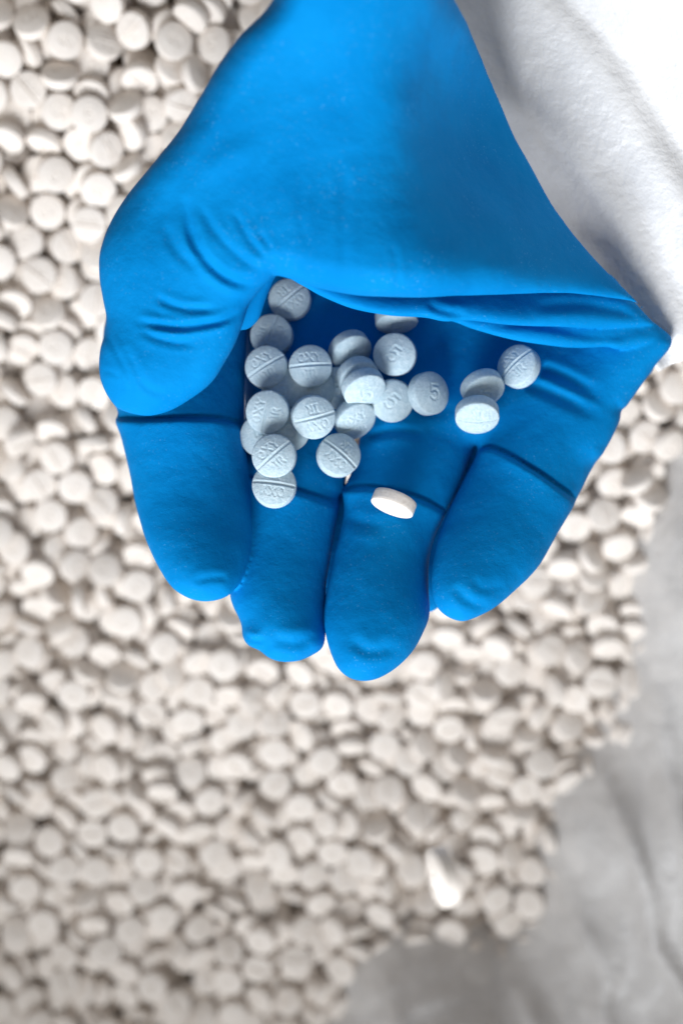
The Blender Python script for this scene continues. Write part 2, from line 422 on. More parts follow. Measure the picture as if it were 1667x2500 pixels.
def tablet_shape(seg, rings, relief=True, dome_h=.52, deep=1.0):
    A, B = strokes()
    th = 2 * np.pi * np.arange(seg) / seg
    V = []; rows = []
    def row(r, z, up=None):
        x = r * np.cos(th); y = r * np.sin(th); zz = np.full(seg, z)
        if up is not None and relief:
            if up > 0:
                g = seg_dist(x, y, A)
                dz = -.08 * np.exp(-(g / .16) ** 2) + .02 * np.exp(-((g - .30) / .1) ** 2)
                dz += -.20 * np.exp(-(np.abs(y) / .17) ** 2) + .05 * np.exp(-((np.abs(y) - .34) / .12) ** 2)
            else:
                g = seg_dist(x, -y, B)
                dz = -.12 * np.exp(-(g / .2) ** 2) + .04 * np.exp(-((g - .38) / .12) ** 2)
            zz = zz + up * dz * deep
        V.append(np.c_[x, y, zz]); rows.append(len(V) - 1)
    dome = lambda r: .95 + dome_h * (1 - (r / RT) ** 2)
    rf = RT - .16
    rr = rf * np.linspace(0, 1, rings + 1)[1:]
    row(.02, dome(0), 1)
    for r in rr: row(r, dome(r), 1)
    row(RT - .05, .93, None); row(RT, .84, None)
    row(RT + .015, .4, None); row(RT + .015, -.4, None)
    row(RT, -.84, None); row(RT - .05, -.93, None)
    for r in rr[::-1]: row(r, -dome(r), -1)
    row(.02, -dome(0), -1)
    V = np.concatenate(V); n = len(rows)
    i = np.arange(seg); j = (i + 1) % seg
    F = np.concatenate([np.c_[k * seg + i, (k + 1) * seg + i, (k + 1) * seg + j, k * seg + j] for k in range(n - 1)])
    return V * MM, F
proto = mesh_obj('tablet', *tablet_shape(120, 28, True, .52, 1.9), M_TAB)
TAB_ME = proto.data
bpy.data.objects.remove(proto)
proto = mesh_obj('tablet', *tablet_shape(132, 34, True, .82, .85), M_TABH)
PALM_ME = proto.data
bpy.data.objects.remove(proto)

def tablet(label, mat, cat='tablet', group=None, me=None):
    o = bpy.data.objects.new('tablet', me or TAB_ME); C.objects.link(o)
    o.matrix_world = mat
    tag(o, label, cat, group)
    return o

def cam_pose(px, py, h, tilt, lean, spin, five=False):
    """a tablet facing the lens, leaning by tilt degrees towards an image direction"""
    z = FOC - h * FOC / FPX
    n = Vector((math.sin(math.radians(tilt)) * math.cos(math.radians(lean)), math.sin(math.radians(tilt)) * math.sin(math.radians(lean)), math.cos(math.radians(tilt))))
    R = Vector((0, 0, 1)).rotation_difference(n).to_matrix().to_4x4() @ Matrix.Rotation(math.radians(spin), 4, 'Z')
    if five: R = R @ Matrix.Rotation(math.pi, 4, 'X')
    return Matrix.Translation(at(px, py, z)) @ CAM.to_3x3().to_4x4() @ R

HAND_TABLETS = [
 # px, py, layer, tilt, lean, spin, five side, label
 (708,732,0, 8,120,220,0,'scored tablet highest in the palm, half tucked under the thumb web'),
 (664,820,0.15,10,150,250,0,'scored tablet just below the one tucked under the thumb web'),
 (652,897,0.95, 8,150, 31,0,'scored tablet at the left edge of the heap, its groove rising to the right'),
 (758,896,0.95, 6, 90,  4,0,'scored tablet with a level groove and upright lettering near the thumb'),
 (655,1006,1.1, 8,200, 77,0,'scored tablet beside the index finger, its groove almost upright'),
 (764,1018,1.0,16,330,194,0,'scored tablet in the heap with its lettering upside down, left of the steep one'),
 (670,1114,0.9, 6,140, 41,0,'scored tablet lying over another one beside the index fingertip segment'),
 (826,1112,0.2,18, 40,140,0,'scored tablet over the slit between middle and ring finger'),
 (670,1186,0, 14,100,172,0,'lowest tablet of the heap, partly under another beside the index finger'),
 (766,950,0, 6,270, 20,1,'shaded tablet mostly hidden beneath two scored ones in the middle of the heap'),
 (854,855,0.15,48,300, 10,1,'tablet tilted on its rim behind the steep one, face to the lower right'),
 (872,920,0.3,46,300, 60,1,'tablet wedged under the brightest one, only its blue tinted rim showing'),
 (887,946,1.15,52,293, 22,1,'brightest tablet on top of the heap, tilted steeply, stamped 5'),
 (964,866,0.8, 9,190,-32,1,'tablet stamped 5 lying face on, right of the tilted ones'),
 (967,778,0.1,68,275, 10,1,'tablet on its edge peeping out from under the glove fold'),
 (957,978,0,10,250,-40,1,'tablet stamped 5 partly under the brightest tilted one'),
 (1045,961,0.1,34,  8,  0,1,'rightmost tablet of the heap, stamped 5, leaning to the right'),
 (864,1022,0.2,46,305, 32,0,'scored tablet standing on edge under the brightest tilted one'),
 (1177,948,0,50,290, 10,1,'tilted tablet in the middle of the group of three at the little finger'),
 (1164,1012,0.5,49,268,181,0,'lowest tablet of the group of three at the little finger, groove level'),
 (1266,895,0,38,160, 39,0,'tablet nearest the little finger side, leaning left with a slanting groove'),
 (692,950,0, 6,200, 20,1,'tablet glimpsed between four scored ones at the left of the heap'),
 (704,1050,0, 5,300, 20,1,'tablet glimpsed under three scored ones beside the middle finger'),
 (640,1064,0, 5,200, 20,1,'dark shaded tablet glimpsed at the edge of the index finger'),
 (826,948,0, 8,200, 20,1,'tablet in deep shade between the hidden one and the wedged one'),
 (961,1228,0,74,248,-22,1,'lone white tablet on its edge at the ring finger crease'),
]
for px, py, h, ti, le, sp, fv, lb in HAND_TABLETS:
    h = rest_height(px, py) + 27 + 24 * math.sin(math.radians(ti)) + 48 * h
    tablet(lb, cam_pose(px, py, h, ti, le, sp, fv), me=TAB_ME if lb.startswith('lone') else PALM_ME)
tablet('blurred bright white tablet seen edge on, in mid air below the fingertips', cam_pose(1082, 2140, 800, 75, 190, 8, 1))
# ------------------------------------------------------------------ liner bag: wall of the container round the pile
def on_plane(px, py, z0=0.0):
    """photo pixel -> mm on the horizontal plane z0 (mm)"""
    a = at(px, py, 100.0); o = CAM.translation
    d = a - o; t = (z0 * MM - o.z) / d.z
    p = o + d * t
    return p.x / MM, p.y / MM
EDGE_PX = [(1500,-900),(1780,-200),(1900,300),(1880,700),(1800,1000),(1720,1200),(1650,1350),(1640,1500),(1632,1640),(1590,1740),(1535,1860),(1445,1965),(1412,2090),(1390,2170),
           (1368,2260),(1300,2350),(1200,2385),(1130,2350),(1060,2325),(985,2350),(935,2400),(900,2480),(800,2580),(600,2700),(300,2830),(-300,2980)]
EDGE = [on_plane(*p) for p in EDGE_PX]
def edge_dist(X, Y):
    """mm outside the edge of the pile, negative over the pile"""
    P = np.array(EDGE); best = np.full(X.shape, 1e9); sg = np.zeros(X.shape)
    # refine
    Q = []
    for i in range(len(P) - 1):
        a, b, c, d = P[max(i - 1, 0)], P[i], P[i + 1], P[min(i + 2, len(P) - 1)]
        for k in range(5):
            t = k / 5
            Q.append(.5 * (2 * b + (c - a) * t + (2 * a - 5 * b + 4 * c - d) * t * t + (3 * b - a - 3 * c + d) * t ** 3))
    Q.append(P[-1]); Q = np.array(Q)
    for (x0, y0), (x1, y1) in zip(Q[:-1], Q[1:]):
        dx, dy = x1 - x0, y1 - y0; L = dx * dx + dy * dy
        t = np.clip(((X - x0) * dx + (Y - y0) * dy) / L, 0, 1)
        ex, ey = X - x0 - t * dx, Y - y0 - t * dy
        d = np.hypot(ex, ey); m = d < best
        best = np.where(m, d, best); sg = np.where(m, np.sign(ey * dx - ex * dy), sg)
    return best * sg
def fbm(X, Y, seed, base, octs=4):
    r = np.random.RandomState(seed); Z = np.zeros(X.shape); amp = 1.
    for o in range(octs):
        f = base * 2 ** o
        for _ in range(5):
            a = r.uniform(0, 2 * np.pi); p = r.uniform(0, 2 * np.pi); ff = f * r.uniform(.6, 1.4)
            Z += amp * np.sin((X * np.cos(a) + Y * np.sin(a)) * ff + p + 1.3 * np.sin((X * np.sin(a) - Y * np.cos(a)) * ff * .5 + p * 2)) / 5
        amp *= .5
    return Z

def mat_liner(name, col, trans, strength):
    g = Nodes(name)
    n = g.noise(260, 5, .6)
    r = g.ramp(n.outputs[0], [(.3, tuple(c * .9 for c in col)), (.7, col)])
    g.link(r.outputs[0], g.b.inputs['Base Color'])
    g.b.inputs['Roughness'].default_value = .38
    g.b.inputs['Specular IOR Level'].default_value = .35
    g.b.inputs['Transmission Weight'].default_value = 0
    tr = g.add('ShaderNodeBsdfTransparent'); ms = g.add('ShaderNodeMixShader')
    ms.inputs[0].default_value = trans
    g.link(g.b.outputs[0], ms.inputs[1]); g.link(tr.outputs[0], ms.inputs[2])
    out = g.n['Material Output']; g.link(ms.outputs[0], out.inputs['Surface'])
    m = g.noise(120, 5, .6); f = g.noise(900, 3)
    b = g.bump(m.outputs[0], strength, .003); b2 = g.bump(f.outputs[0], .3, .0006, b)
    g.link(b2.outputs[0], g.b.inputs['Normal'])
    return g.m

def sheet(name, xs, ys, Zf, keep, mat, thick=.12):
    X, Y = np.meshgrid(xs, ys, indexing='ij'); Z = Zf(X, Y); ok = keep(X, Y)
    V = np.c_[X.ravel(), Y.ravel(), Z.ravel()] * MM
    nx, ny = X.shape; i, j = np.meshgrid(range(nx - 1), range(ny - 1), indexing='ij')
    F = np.stack([i * ny + j, (i + 1) * ny + j, (i + 1) * ny + j + 1, i * ny + j + 1], -1).reshape(-1, 4)
    F = F[ok.ravel()[F].all(1)]
    u, inv = np.unique(F, return_inverse=True)
    o = mesh_obj(name, V[u], inv.reshape(-1, 4), mat)
    if thick:
        s = o.modifiers.new('thickness', 'SOLIDIFY'); s.thickness = thick * MM; s.offset = -1
    return o

M_FILM = mat_liner('grey_film', (.75, .73, .71), .24, .4)
M_WHITE = mat_liner('white_sheet', (.76, .75, .74), .0, .3)
def film_z(X, Y):
    d = edge_dist(X, Y) + 8.5 + 1.2 * fbm(X, Y, 41, .15, 2)
    Z = -11 + 44 * (1 - np.exp(-np.maximum(d + 4, 0) / 15))
    k = np.clip(d / 10, 0, 1)
    flow = fbm(X, Y, 9, .05, 3)
    fold = 1 - np.abs(np.sin(X * .16 + Y * .05 + 2.6 * flow))
    fine = 1 - np.abs(np.sin(X * .42 - Y * .12 + 5 * flow + fbm(X, Y, 12, .1, 2)))
    Z = Z + k * (2.2 * fbm(X, Y, 3, .10, 3) + 4.2 * fold ** 1.6 + 1.3 * fine ** 2)
    bx, by = on_plane(1080, 2480)
    r = np.hypot(X - bx, (Y - by) * 1.1)
    Z = Z + k ** .5 * (6 * np.exp(-(r / 13) ** 2) + 1.5 * np.exp(-(r / 20) ** 2) * np.sin(r * 1.5))
    return Z
film = sheet('plastic_liner', np.arange(-90, 150, 1.3), np.arange(-190, 110, 1.3), film_z, lambda X, Y: edge_dist(X, Y) > -14, M_FILM, 0)
tag(film, 'crumpled grey translucent plastic liner bag at the lower right edge of the pile', 'liner bag')

# white sheet folded over the upper right of the container
WX, WY = on_plane(1090, -50, 36); WX2, WY2 = on_plane(1690, 880, 36)
wl = math.hypot(WX2 - WX, WY2 - WY); wdx, wdy = (WX2 - WX) / wl, (WY2 - WY) / wl
def white_z(X, Y):
    s = ((X - WX) * wdx + (Y - WY) * wdy) / wl
    d = -(X - WX) * wdy + (Y - WY) * wdx
    n1 = fbm(X, Y, 21, .07, 2); n2 = fbm(X, Y, 33, .08, 2)
    d = d + 2.2 * n1
    z = 37 + 14 * s + 4 * np.clip((s - .5) * 3, 0, 1) + .45 * np.maximum(d, 0)
    ridge = 15 + 2 * s
    t = np.clip((d - ridge) / 8, 0, 1); t = t * t * (3 - 2 * t)
    z = z + 7 * t + np.maximum(d - ridge - 8, 0) * .8
    z = z + 1.0 * fbm(X, Y, 5, .13, 3) + .8 * np.sin(d * .75 + 2 * s + 1.6 * n2) * np.clip((s - .3) * 2.5, 0, 1) * (1 - t)
    return z - 2.5 * np.exp(-((d - ridge + 1) / 2.5) ** 2)
ws_ = np.linspace(-.55, .93, 150); wd_ = np.linspace(-7, 120, 150)
S_, D2_ = np.meshgrid(ws_, wd_, indexing='ij')
S_ = S_ + .010 * np.sin(D2_ * .12) - .02 * np.clip((S_ - .6) * 2.5, 0, 1) * np.exp(-(D2_ + 7) / 6)
sheet_x = WX + S_ * wl * wdx - D2_ * wdy; sheet_y = WY + S_ * wl * wdy + D2_ * wdx
wv = np.stack([sheet_x.ravel(), sheet_y.ravel(), white_z(sheet_x, sheet_y).ravel()], 1) * MM
ai, aj = np.meshgrid(range(149), range(149), indexing='ij')
wf = np.stack([ai * 150 + aj, (ai + 1) * 150 + aj, (ai + 1) * 150 + aj + 1, ai * 150 + aj + 1], -1).reshape(-1, 4)
white = mesh_obj('white_sheet', wv, wf, M_WHITE)
so_ = white.modifiers.new('thickness', 'SOLIDIFY'); so_.thickness = .3 * MM; so_.offset = -1
tag(white, 'soft white crumpled sheet filling the upper right corner beside the glove', 'white sheet')
floor_v = [(-200, -230, -11.2), (200, -230, -11.2), (200, 200, -11.2), (-200, 200, -11.2)]
g_ = Nodes('container_base'); g_.b.inputs['Base Color'].default_value = (.20, .13, .08, 1); g_.b.inputs['Roughness'].default_value = .8
fl_ = mesh_obj('container_floor', np.array(floor_v) * MM, [(0, 1, 2, 3)], g_.m); tag(fl_, kind='structure')
# resting places of the tablets of the pile: x, y, z in 1/20 mm and rotation in 1/1000, those seen largest first
PILE_SEEN = 1782
PILE = [
-1040,1852,-12,746,-619,-200,-629,1847,-4,63,-978,71,-476,1836,-25,-185,-150,367,-1186,1673,-24,-17,10,719,-956,1584,19,87,101,695,-894,1845,-40,3,310,724,-941,1305,-14,-32,182,-842,-903,1456,-4,-208,-920,-26,
-1104,1359,-20,282,-940,-46,-980,1171,-13,-4,-14,347,-1150,1215,-71,0,0,156,-776,1888,-17,100,-181,-142,-1190,972,-32,-96,2,297,-765,1715,-39,366,-7,111,-613,1624,-39,-930,111,282,-1072,1594,-13,40,21,928,
-1243,1096,-70,-28,36,906,-1146,680,-41,-54,44,244,-1209,553,-35,93,-63,-885,-1012,647,-73,19,11,-859,-1161,233,-8,-314,946,23,-1062,1726,-3,-403,230,343,1078,-3,28,936,-311,7,-1167,820,-47,-352,-68,267,
-1099,108,-20,31,117,-129,-1200,-16,-13,34,-64,-845,-1241,117,-17,137,-39,985,-1080,1082,-70,-216,59,-908,-1090,-99,-41,-244,42,-966,-974,869,-45,-163,-59,-985,-995,500,-19,109,57,-978,-551,1731,-13,498,142,853,
-989,28,-34,-130,-140,-259,-987,-254,-2,-67,-245,-786,-859,-327,-17,850,-518,-86,-1285,671,-65,112,-126,929,-820,1613,-3,833,-309,289,1239,-739,50,-10,-316,-770,-908,-486,-6,-567,821,-47,966,-65,-14,69,76,-988,
-499,-669,33,36,-26,-998,1232,323,6,16,75,238,-759,-607,-14,436,-889,-74,1099,-742,45,29,-38,-993,-1115,-235,-9,-298,113,-868,869,-1137,26,-18,221,900,-980,173,-55,207,-62,-741,-1329,-628,-16,146,-137,-980,
-941,-752,-16,885,-70,-35,884,-607,12,980,31,-182,1097,284,16,838,411,285,812,-303,-4,-71,19,-412,354,-690,-15,-2,-66,736,340,-1388,34,-317,-101,-443,1144,-134,36,155,-136,781,-1241,-1674,-1,121,91,966,
-616,-812,-20,19,2,967,-290,-1100,-13,-32,-22,560,209,-1285,-1,-11,-285,-790,-736,1584,-72,6,12,824,-1151,-826,-13,-7,-3,812,-154,-869,-17,507,860,28,-1266,-259,8,-974,80,-19,841,-1813,59,-494,825,-233,
-1301,-1550,-28,-128,62,824,-812,1515,-40,194,-296,-100,-77,-1140,-9,-42,69,-563,1318,-99,7,-981,90,153,-1101,942,-64,-270,4,879,-664,-1208,-38,-13,172,975,-665,-954,-22,77,51,-488,-291,-1253,-17,-68,-15,-905,
1011,-638,13,-116,298,202,1195,161,80,777,166,238,-1102,-1692,-18,-71,-4,-271,-957,1054,-40,-220,-60,-94,-582,-1337,-14,550,-828,-83,467,-983,-12,-403,910,79,-850,-204,-44,131,-148,483,-1066,-2081,23,961,-213,-10,
-510,-2088,15,-267,-169,-236,-288,-1595,3,-167,3,952,-290,-958,-23,-185,-97,-705,-335,-714,-17,137,-59,180,185,-1072,-25,-918,-391,60,985,-965,-7,-281,-100,-776,1328,-836,70,-395,-101,899,-969,-1471,-18,-5,-5,-789,
493,-1961,63,-78,-87,590,-1160,1913,-25,-243,247,762,-1142,1479,-42,288,827,483,-964,-1997,-17,28,138,637,544,-1280,13,-222,-401,-888,736,-2096,44,-494,59,421,-627,1497,-66,-150,-177,-635,-1210,-1230,-35,186,245,657,
-1106,-1494,-11,-840,-543,-17,-869,-1643,-23,-5,-5,737,-206,-2116,39,-138,91,434,-180,-1368,-19,-3,-59,866,804,-1261,22,40,6,713,-834,-943,-74,43,-1,999,364,-1074,-26,58,357,698,-568,-1602,-15,928,-335,-138,
157,-1470,-5,-371,-388,-358,-890,-1786,-20,-183,-6,-128,-1272,-2274,-8,-71,125,775,-1353,-1958,-14,0,12,-976,-1083,-1350,-16,-6,49,598,-806,-1927,-14,-22,55,-839,-649,-1994,-24,-215,117,-663,-371,-1796,-53,-176,202,876,
90,-1623,24,-903,358,-237,6,-1253,-17,46,85,-897,-15,-880,-33,182,-84,-331,617,-809,7,106,-820,558,850,-1685,2,790,553,116,-1197,-518,-48,-280,373,877,-1182,337,-36,258,-72,190,692,-1793,49,73,99,519,
926,-229,27,282,75,-348,-1433,-1490,-35,-251,154,528,-1427,-1780,-18,770,-633,-73,-865,-2269,25,985,135,41,-460,-1160,-9,5,-117,990,-166,-1980,12,21,230,367,1042,-185,22,271,374,874,-951,1768,-73,-9,29,988,
665,-595,15,242,-192,-149,-1016,-655,-62,195,-39,109,-129,-1706,-12,-94,119,-699,628,-1586,53,152,-13,-727,-1210,-376,-39,-356,436,93,-1000,1476,-43,189,46,-595,-429,-961,-12,962,-250,-78,722,-717,-21,43,168,391,
-1126,497,-68,-111,-146,286,-178,-1532,-19,-15,-97,636,1118,127,-5,51,107,-277,-1028,-993,-29,52,-242,-130,1202,-1123,17,850,24,436,206,-2094,19,40,-61,996,-1020,-1173,-3,244,-47,-943,-378,-839,14,-740,-566,288,
2,-2183,20,974,63,204,1094,-1305,45,-5,870,-244,-381,-2155,45,12,-5,-998,-364,-2017,38,22,-117,230,629,-2167,48,752,-382,45,505,-1115,-11,-421,159,-302,1284,449,-15,-114,357,661,-39,-1599,-23,39,28,-886,
1299,-295,31,36,-418,387,-1244,-950,16,-271,-53,958,1045,-381,1,-267,10,-474,1129,-590,25,-460,-848,-220,-557,-579,-73,-56,84,-327,38,-1912,-38,105,130,984,-512,-2224,42,836,536,93,-950,1655,-39,209,-129,328,
814,-1026,-34,-106,455,868,-1346,-1125,-7,-169,-72,983,-830,1388,-33,-496,-170,203,-739,-1659,-52,-241,-23,898,-93,-1866,-24,-942,309,117,-70,-1444,-3,-72,932,-115,347,-829,-16,-11,-96,268,-173,-720,-5,-368,881,39,
455,-552,1,-878,-388,-180,386,-1851,-31,-185,-404,-413,-723,-739,-52,53,316,571,377,-1259,4,-681,676,-108,1005,-1224,29,180,-63,642,1254,-972,75,-145,236,-737,-1340,-867,-23,222,-103,522,1030,-1607,44,-403,767,-316,
695,-911,41,-936,-247,117,-174,-1023,-28,42,-332,-74,752,-1592,6,-325,167,-573,-1096,-731,-50,96,-791,473,-701,-1804,-23,-447,-883,-82,1150,411,-25,-974,194,116,1110,-505,-10,188,-141,-85,313,-1664,6,-278,22,628,
-1265,-2134,-26,977,136,163,751,-1919,41,-7,191,-2,-810,-803,-61,-131,116,-679,178,-1897,13,219,97,-970,-1147,-598,-62,-98,-134,-303,1255,89,63,712,-544,143,-783,1328,-43,-303,-239,-330,16,-1730,-16,-109,-16,-479,
-1228,412,-96,-6,197,372,1003,-833,2,59,979,96,-1148,-1823,-15,-90,-499,-631,-610,-674,-15,224,-58,805,219,-938,-34,-43,308,-307,-1300,307,21,384,-316,867,-1193,1806,-61,-361,-211,905,435,-774,26,781,-438,-375,
793,-1371,19,-478,-243,-350,-1004,-1865,-35,89,-120,98,-846,1212,9,135,954,-65,-33,-1975,25,936,68,346,-1240,-793,-64,69,-59,981,1189,-312,-19,79,232,-126,910,-790,20,138,-531,-208,1218,-2,28,-931,151,-77,
-1448,-2372,-24,206,52,928,-1316,-66,-71,13,-140,-661,-639,1756,-39,-270,-204,-933,1229,-204,17,223,-585,-779,1247,-516,21,322,201,-785,-993,-2224,-24,17,-141,525,-899,-1296,-16,-242,564,343,-1302,859,-58,116,-242,812,
-734,1448,-115,221,-91,945,124,-919,-71,5,-10,56,-504,-1485,-50,270,134,775,-509,-1054,-50,93,50,140,297,-1154,-40,-166,-12,-354,350,-2025,49,195,70,-359,642,-1499,14,77,-217,350,-248,-2358,11,-44,977,-172,
-1361,-158,-10,-133,20,809,-265,-823,-19,412,-98,897,661,-1101,20,654,329,-382,-1482,-2010,-29,-142,253,871,-711,-1393,-20,-24,-170,925,909,-417,14,177,-396,490,-1184,-174,-42,-287,-32,-935,-1122,-1962,-8,199,64,-423,
-784,-1142,-69,37,13,443,-1354,-1382,-73,44,62,-815,-891,-46,-36,-471,252,-753,25,-1012,-56,230,24,-354,-376,-2333,27,73,-246,-150,-643,-2129,2,224,122,346,1107,-1175,15,282,-780,183,-1234,-1454,-64,-261,-167,923,
-478,-832,-23,-5,-238,969,525,-740,-75,-428,299,456,857,-489,-57,-186,-28,-388,-752,-2089,-8,-49,863,-239,-64,-2305,27,256,-45,956,15,-1459,-23,-55,-179,-16,861,-2037,53,-589,748,35,1245,-446,-6,-40,-364,820,
-1288,-438,-57,-450,-867,-207,-784,-1277,10,129,-250,816,139,-2210,34,147,127,-719,704,-1203,-17,-99,-3,-969,1122,-1033,-54,-623,-68,92,-1213,-1093,-56,-181,-191,502,-864,-1076,-43,141,-452,-594,564,-1863,8,-152,228,-885,
1357,-659,96,49,-264,949,-635,-1480,-1,-956,-21,103,-690,-536,-60,187,309,-932,-460,-478,-36,-106,477,847,121,-1325,-48,-245,-135,-931,-613,-2260,-18,-159,-105,-648,546,-1403,14,176,271,408,-1006,-1726,-71,0,0,387,
-854,-2176,-46,-185,189,-898,-1288,1215,-37,-406,3,-567,549,-641,-50,89,-300,893,1055,-276,-2,-353,111,31,1321,297,38,231,174,401,-1282,-1810,-28,277,32,575,-957,-1038,-56,255,-125,-934,796,-885,-36,-129,177,-962,
1320,-604,47,-67,-352,906,-1195,-2325,-41,34,-266,-751,210,-837,-42,-293,648,607,932,-1786,44,489,-164,-843,-760,-2360,33,-113,-88,-704,664,-1347,-28,200,216,-675,928,-1312,-27,-149,-972,-74,-431,-1365,-37,123,381,-184,
617,-530,-44,335,178,74,867,-924,-11,341,221,509,-1171,1360,-71,0,2,775,-998,-2361,-45,-83,-184,761,-563,-934,-70,105,47,-659,845,-758,-73,-96,24,-201,-75,-643,5,131,170,-962,-1438,-1605,4,189,165,-752,
-1173,-963,-20,123,-138,-429,-752,-402,-48,18,839,-44,897,-1966,35,-212,-223,951,-1338,-522,-58,600,279,-581,981,-572,-61,176,-166,698,-524,-1707,-73,31,20,-917,-256,-1715,-44,105,-11,-266,-147,-1215,-54,202,104,693,
789,-380,-43,-241,-91,-683,-85,-2087,-25,84,202,574,-1008,285,-14,-585,596,448,508,-1563,-10,-231,152,197,120,-2347,2,-323,-398,191,718,-1458,-14,37,-187,503,-1039,807,-112,212,-73,-383,-772,-1454,3,-874,319,-146,
-1259,1584,-71,0,0,287,-1189,-2028,-40,-384,395,11,-406,1822,-72,-39,-38,-118,-421,-1992,-29,-14,-76,942,-344,-1394,10,-219,721,393,47,-1077,-20,-228,-892,-372,223,-1769,-9,178,464,267,586,-1045,-62,244,457,611,
-808,-1221,-26,159,-232,747,-284,-2014,-13,41,-14,290,1255,181,-7,24,-183,724,128,-1805,-48,122,-199,-142,355,-931,-69,-30,-7,328,-1031,-161,-94,-563,-52,460,-1357,-1270,-42,14,788,596,-320,1933,-75,-26,-194,-966,
484,-885,-39,36,-270,961,932,-325,-34,-221,-434,-378,-890,408,-7,-300,95,-65,1376,-428,61,-829,291,-444,675,-1002,-32,-7,-125,-690,-1332,-1041,-41,234,144,-786,-646,-1079,-39,20,464,-693,-974,-899,-75,0,-29,995,
460,-1176,-31,-273,26,-621,957,-1433,-3,-9,-445,726,-848,160,-11,-231,-78,834,-767,1781,-114,-146,417,492,-837,-461,-52,125,-337,-18,16,-834,-74,174,-99,-250,129,-1203,-74,352,-244,54,-1354,-2231,-75,-22,-68,512,
-1040,383,-29,-821,-55,-519,-1085,-433,-72,16,114,956,-1096,370,-115,-226,-40,-818,-1096,-1179,-70,250,235,710,-1325,499,-45,414,560,711,-49,-1337,-46,713,-45,-399,-890,-1409,-58,178,-41,-630,-391,-1665,-63,74,265,-952,
-560,1938,-8,464,11,-503,-1111,747,-100,257,-305,273,-938,-2120,-73,-77,141,-55,-1132,-2367,-78,-186,37,979,-877,-674,-46,481,-44,-367,-1100,-379,18,401,628,400,904,-1484,54,-582,-280,744,971,-1687,45,-431,584,87,
-817,-1790,-78,-155,-3,508,254,-1874,-57,-343,-37,-403,-914,744,-47,-932,351,-39,-1521,-2251,-25,-18,-284,119,-511,-1329,-79,65,-18,-121,-1002,-368,-47,718,-147,-590,1003,-1139,-65,61,-197,978,-979,-806,-34,-77,454,843,
1252,-626,-31,-255,209,-75,-272,-1449,-73,-46,-60,-920,-528,-1192,-66,-63,110,-582,836,-159,-17,42,8,-750,-1477,-2223,-65,208,-193,-661,-1338,-350,-70,-927,43,58,-718,-1019,-80,-79,-45,-892,-353,-1874,-73,-130,-235,-675,
749,-523,-32,176,-579,492,-1282,1497,-31,258,-288,469,-840,1689,-100,-25,352,-76,-1267,-1937,-82,199,-89,752,856,-1568,-86,-199,-110,-944,-870,291,-42,124,256,-23,-972,1338,-59,182,-33,769,-772,-280,-108,-95,242,747,
-992,-1300,-31,-618,376,-131,-1268,1329,-45,-724,-280,-615,68,-2077,33,-485,765,233,1009,-1491,55,27,475,-839,-1247,210,-71,2,4,791,1016,-1372,-51,14,-531,-212,-497,-1880,-53,340,-251,77,-1319,92,-72,-37,28,777,
-1253,735,-106,301,-90,167,-405,-1515,-2,-828,33,-424,229,-1564,17,-598,632,-1,-1011,-1602,-32,230,835,499,-564,-1922,-46,-845,321,-84,-1358,192,-35,186,-336,-795,-381,-1135,-88,-264,180,-943,1252,-849,7,216,277,680,
-1110,226,-74,-85,-76,-725,-812,-597,-71,1,2,991,-1179,-1383,-88,-76,-243,782,-681,-486,-97,347,98,-663,-225,-1838,-55,73,-543,696,577,-2073,31,369,-317,844,-1434,-1293,-3,-801,50,-337,-1181,-1579,-35,573,-146,-595,
-530,-2053,-71,-1,99,-101,1346,525,1,-149,-50,-904,10,-2368,37,-287,148,-946,-1327,-2373,-55,-129,-279,-54,-92,-1091,-72,-21,27,466,340,-543,-56,-197,58,-421,1219,-986,24,-238,142,-939,80,-1998,1,422,102,144,
371,-1991,0,145,-147,675,-1270,1786,-7,-16,154,-935,-1459,-1164,2,-944,-274,-181,412,-662,-71,0,0,-802,-979,-1184,-48,-230,-94,910,-1276,1445,-125,-291,-267,-808,141,-1669,-21,-119,-133,804,620,-1185,-53,-217,59,-972,
-625,-1870,-108,169,-211,710,-528,-444,-101,300,231,333,669,-1774,-6,41,116,255,991,-1187,-20,93,-184,959,979,-701,-38,-142,28,98,1017,215,-29,-24,292,433,978,41,-90,-280,-652,-575,-690,-877,-75,10,-30,-352,
-123,-797,-73,29,-24,119,663,-720,-77,-35,-30,-264,-1456,-946,-42,-152,-146,-451,1337,-536,-18,-397,-326,687,-964,-501,-69,-25,-1,-409,-1070,-1079,-91,698,113,-414,732,-842,-77,24,100,-732,-665,-355,-56,-293,-116,883,
738,-417,-84,-227,-105,-904,1205,-933,-31,-107,289,-479,-496,-1840,-104,280,317,-893,-493,1714,-91,-196,-164,608,-1405,-1902,-84,-111,118,978,1283,-413,-42,318,181,-837,-1120,1573,-71,0,-1,979,-470,-658,-24,-26,-36,21,
-103,-2312,-21,173,194,388,259,-1543,-37,144,-471,386,-1183,-705,-140,-211,-217,-819,-784,-2290,-110,2,250,363,-1369,-848,-77,212,-121,589,-966,1005,-83,-223,-48,-41,1314,-236,-37,-424,-280,733,179,-714,-31,-179,-191,-804,
-635,-2414,15,336,-312,-888,-1466,-1068,-73,45,12,568,-1415,-806,-123,112,-212,814,-1320,-701,-120,-240,-38,481,298,-758,-80,-39,43,-196,689,-2080,-52,157,365,-187,-700,-1714,-91,-98,-245,78,856,-631,-38,83,179,794,
1175,508,-57,328,-93,388,1179,-925,-85,-54,304,-324,171,-2090,-37,36,63,-492,-1360,-2041,-69,-2,63,998,-838,-2022,-76,68,-58,864,-367,-1475,-34,-278,-519,724,432,-1499,-37,-352,364,-856,-796,-45,-6,-202,-242,949,
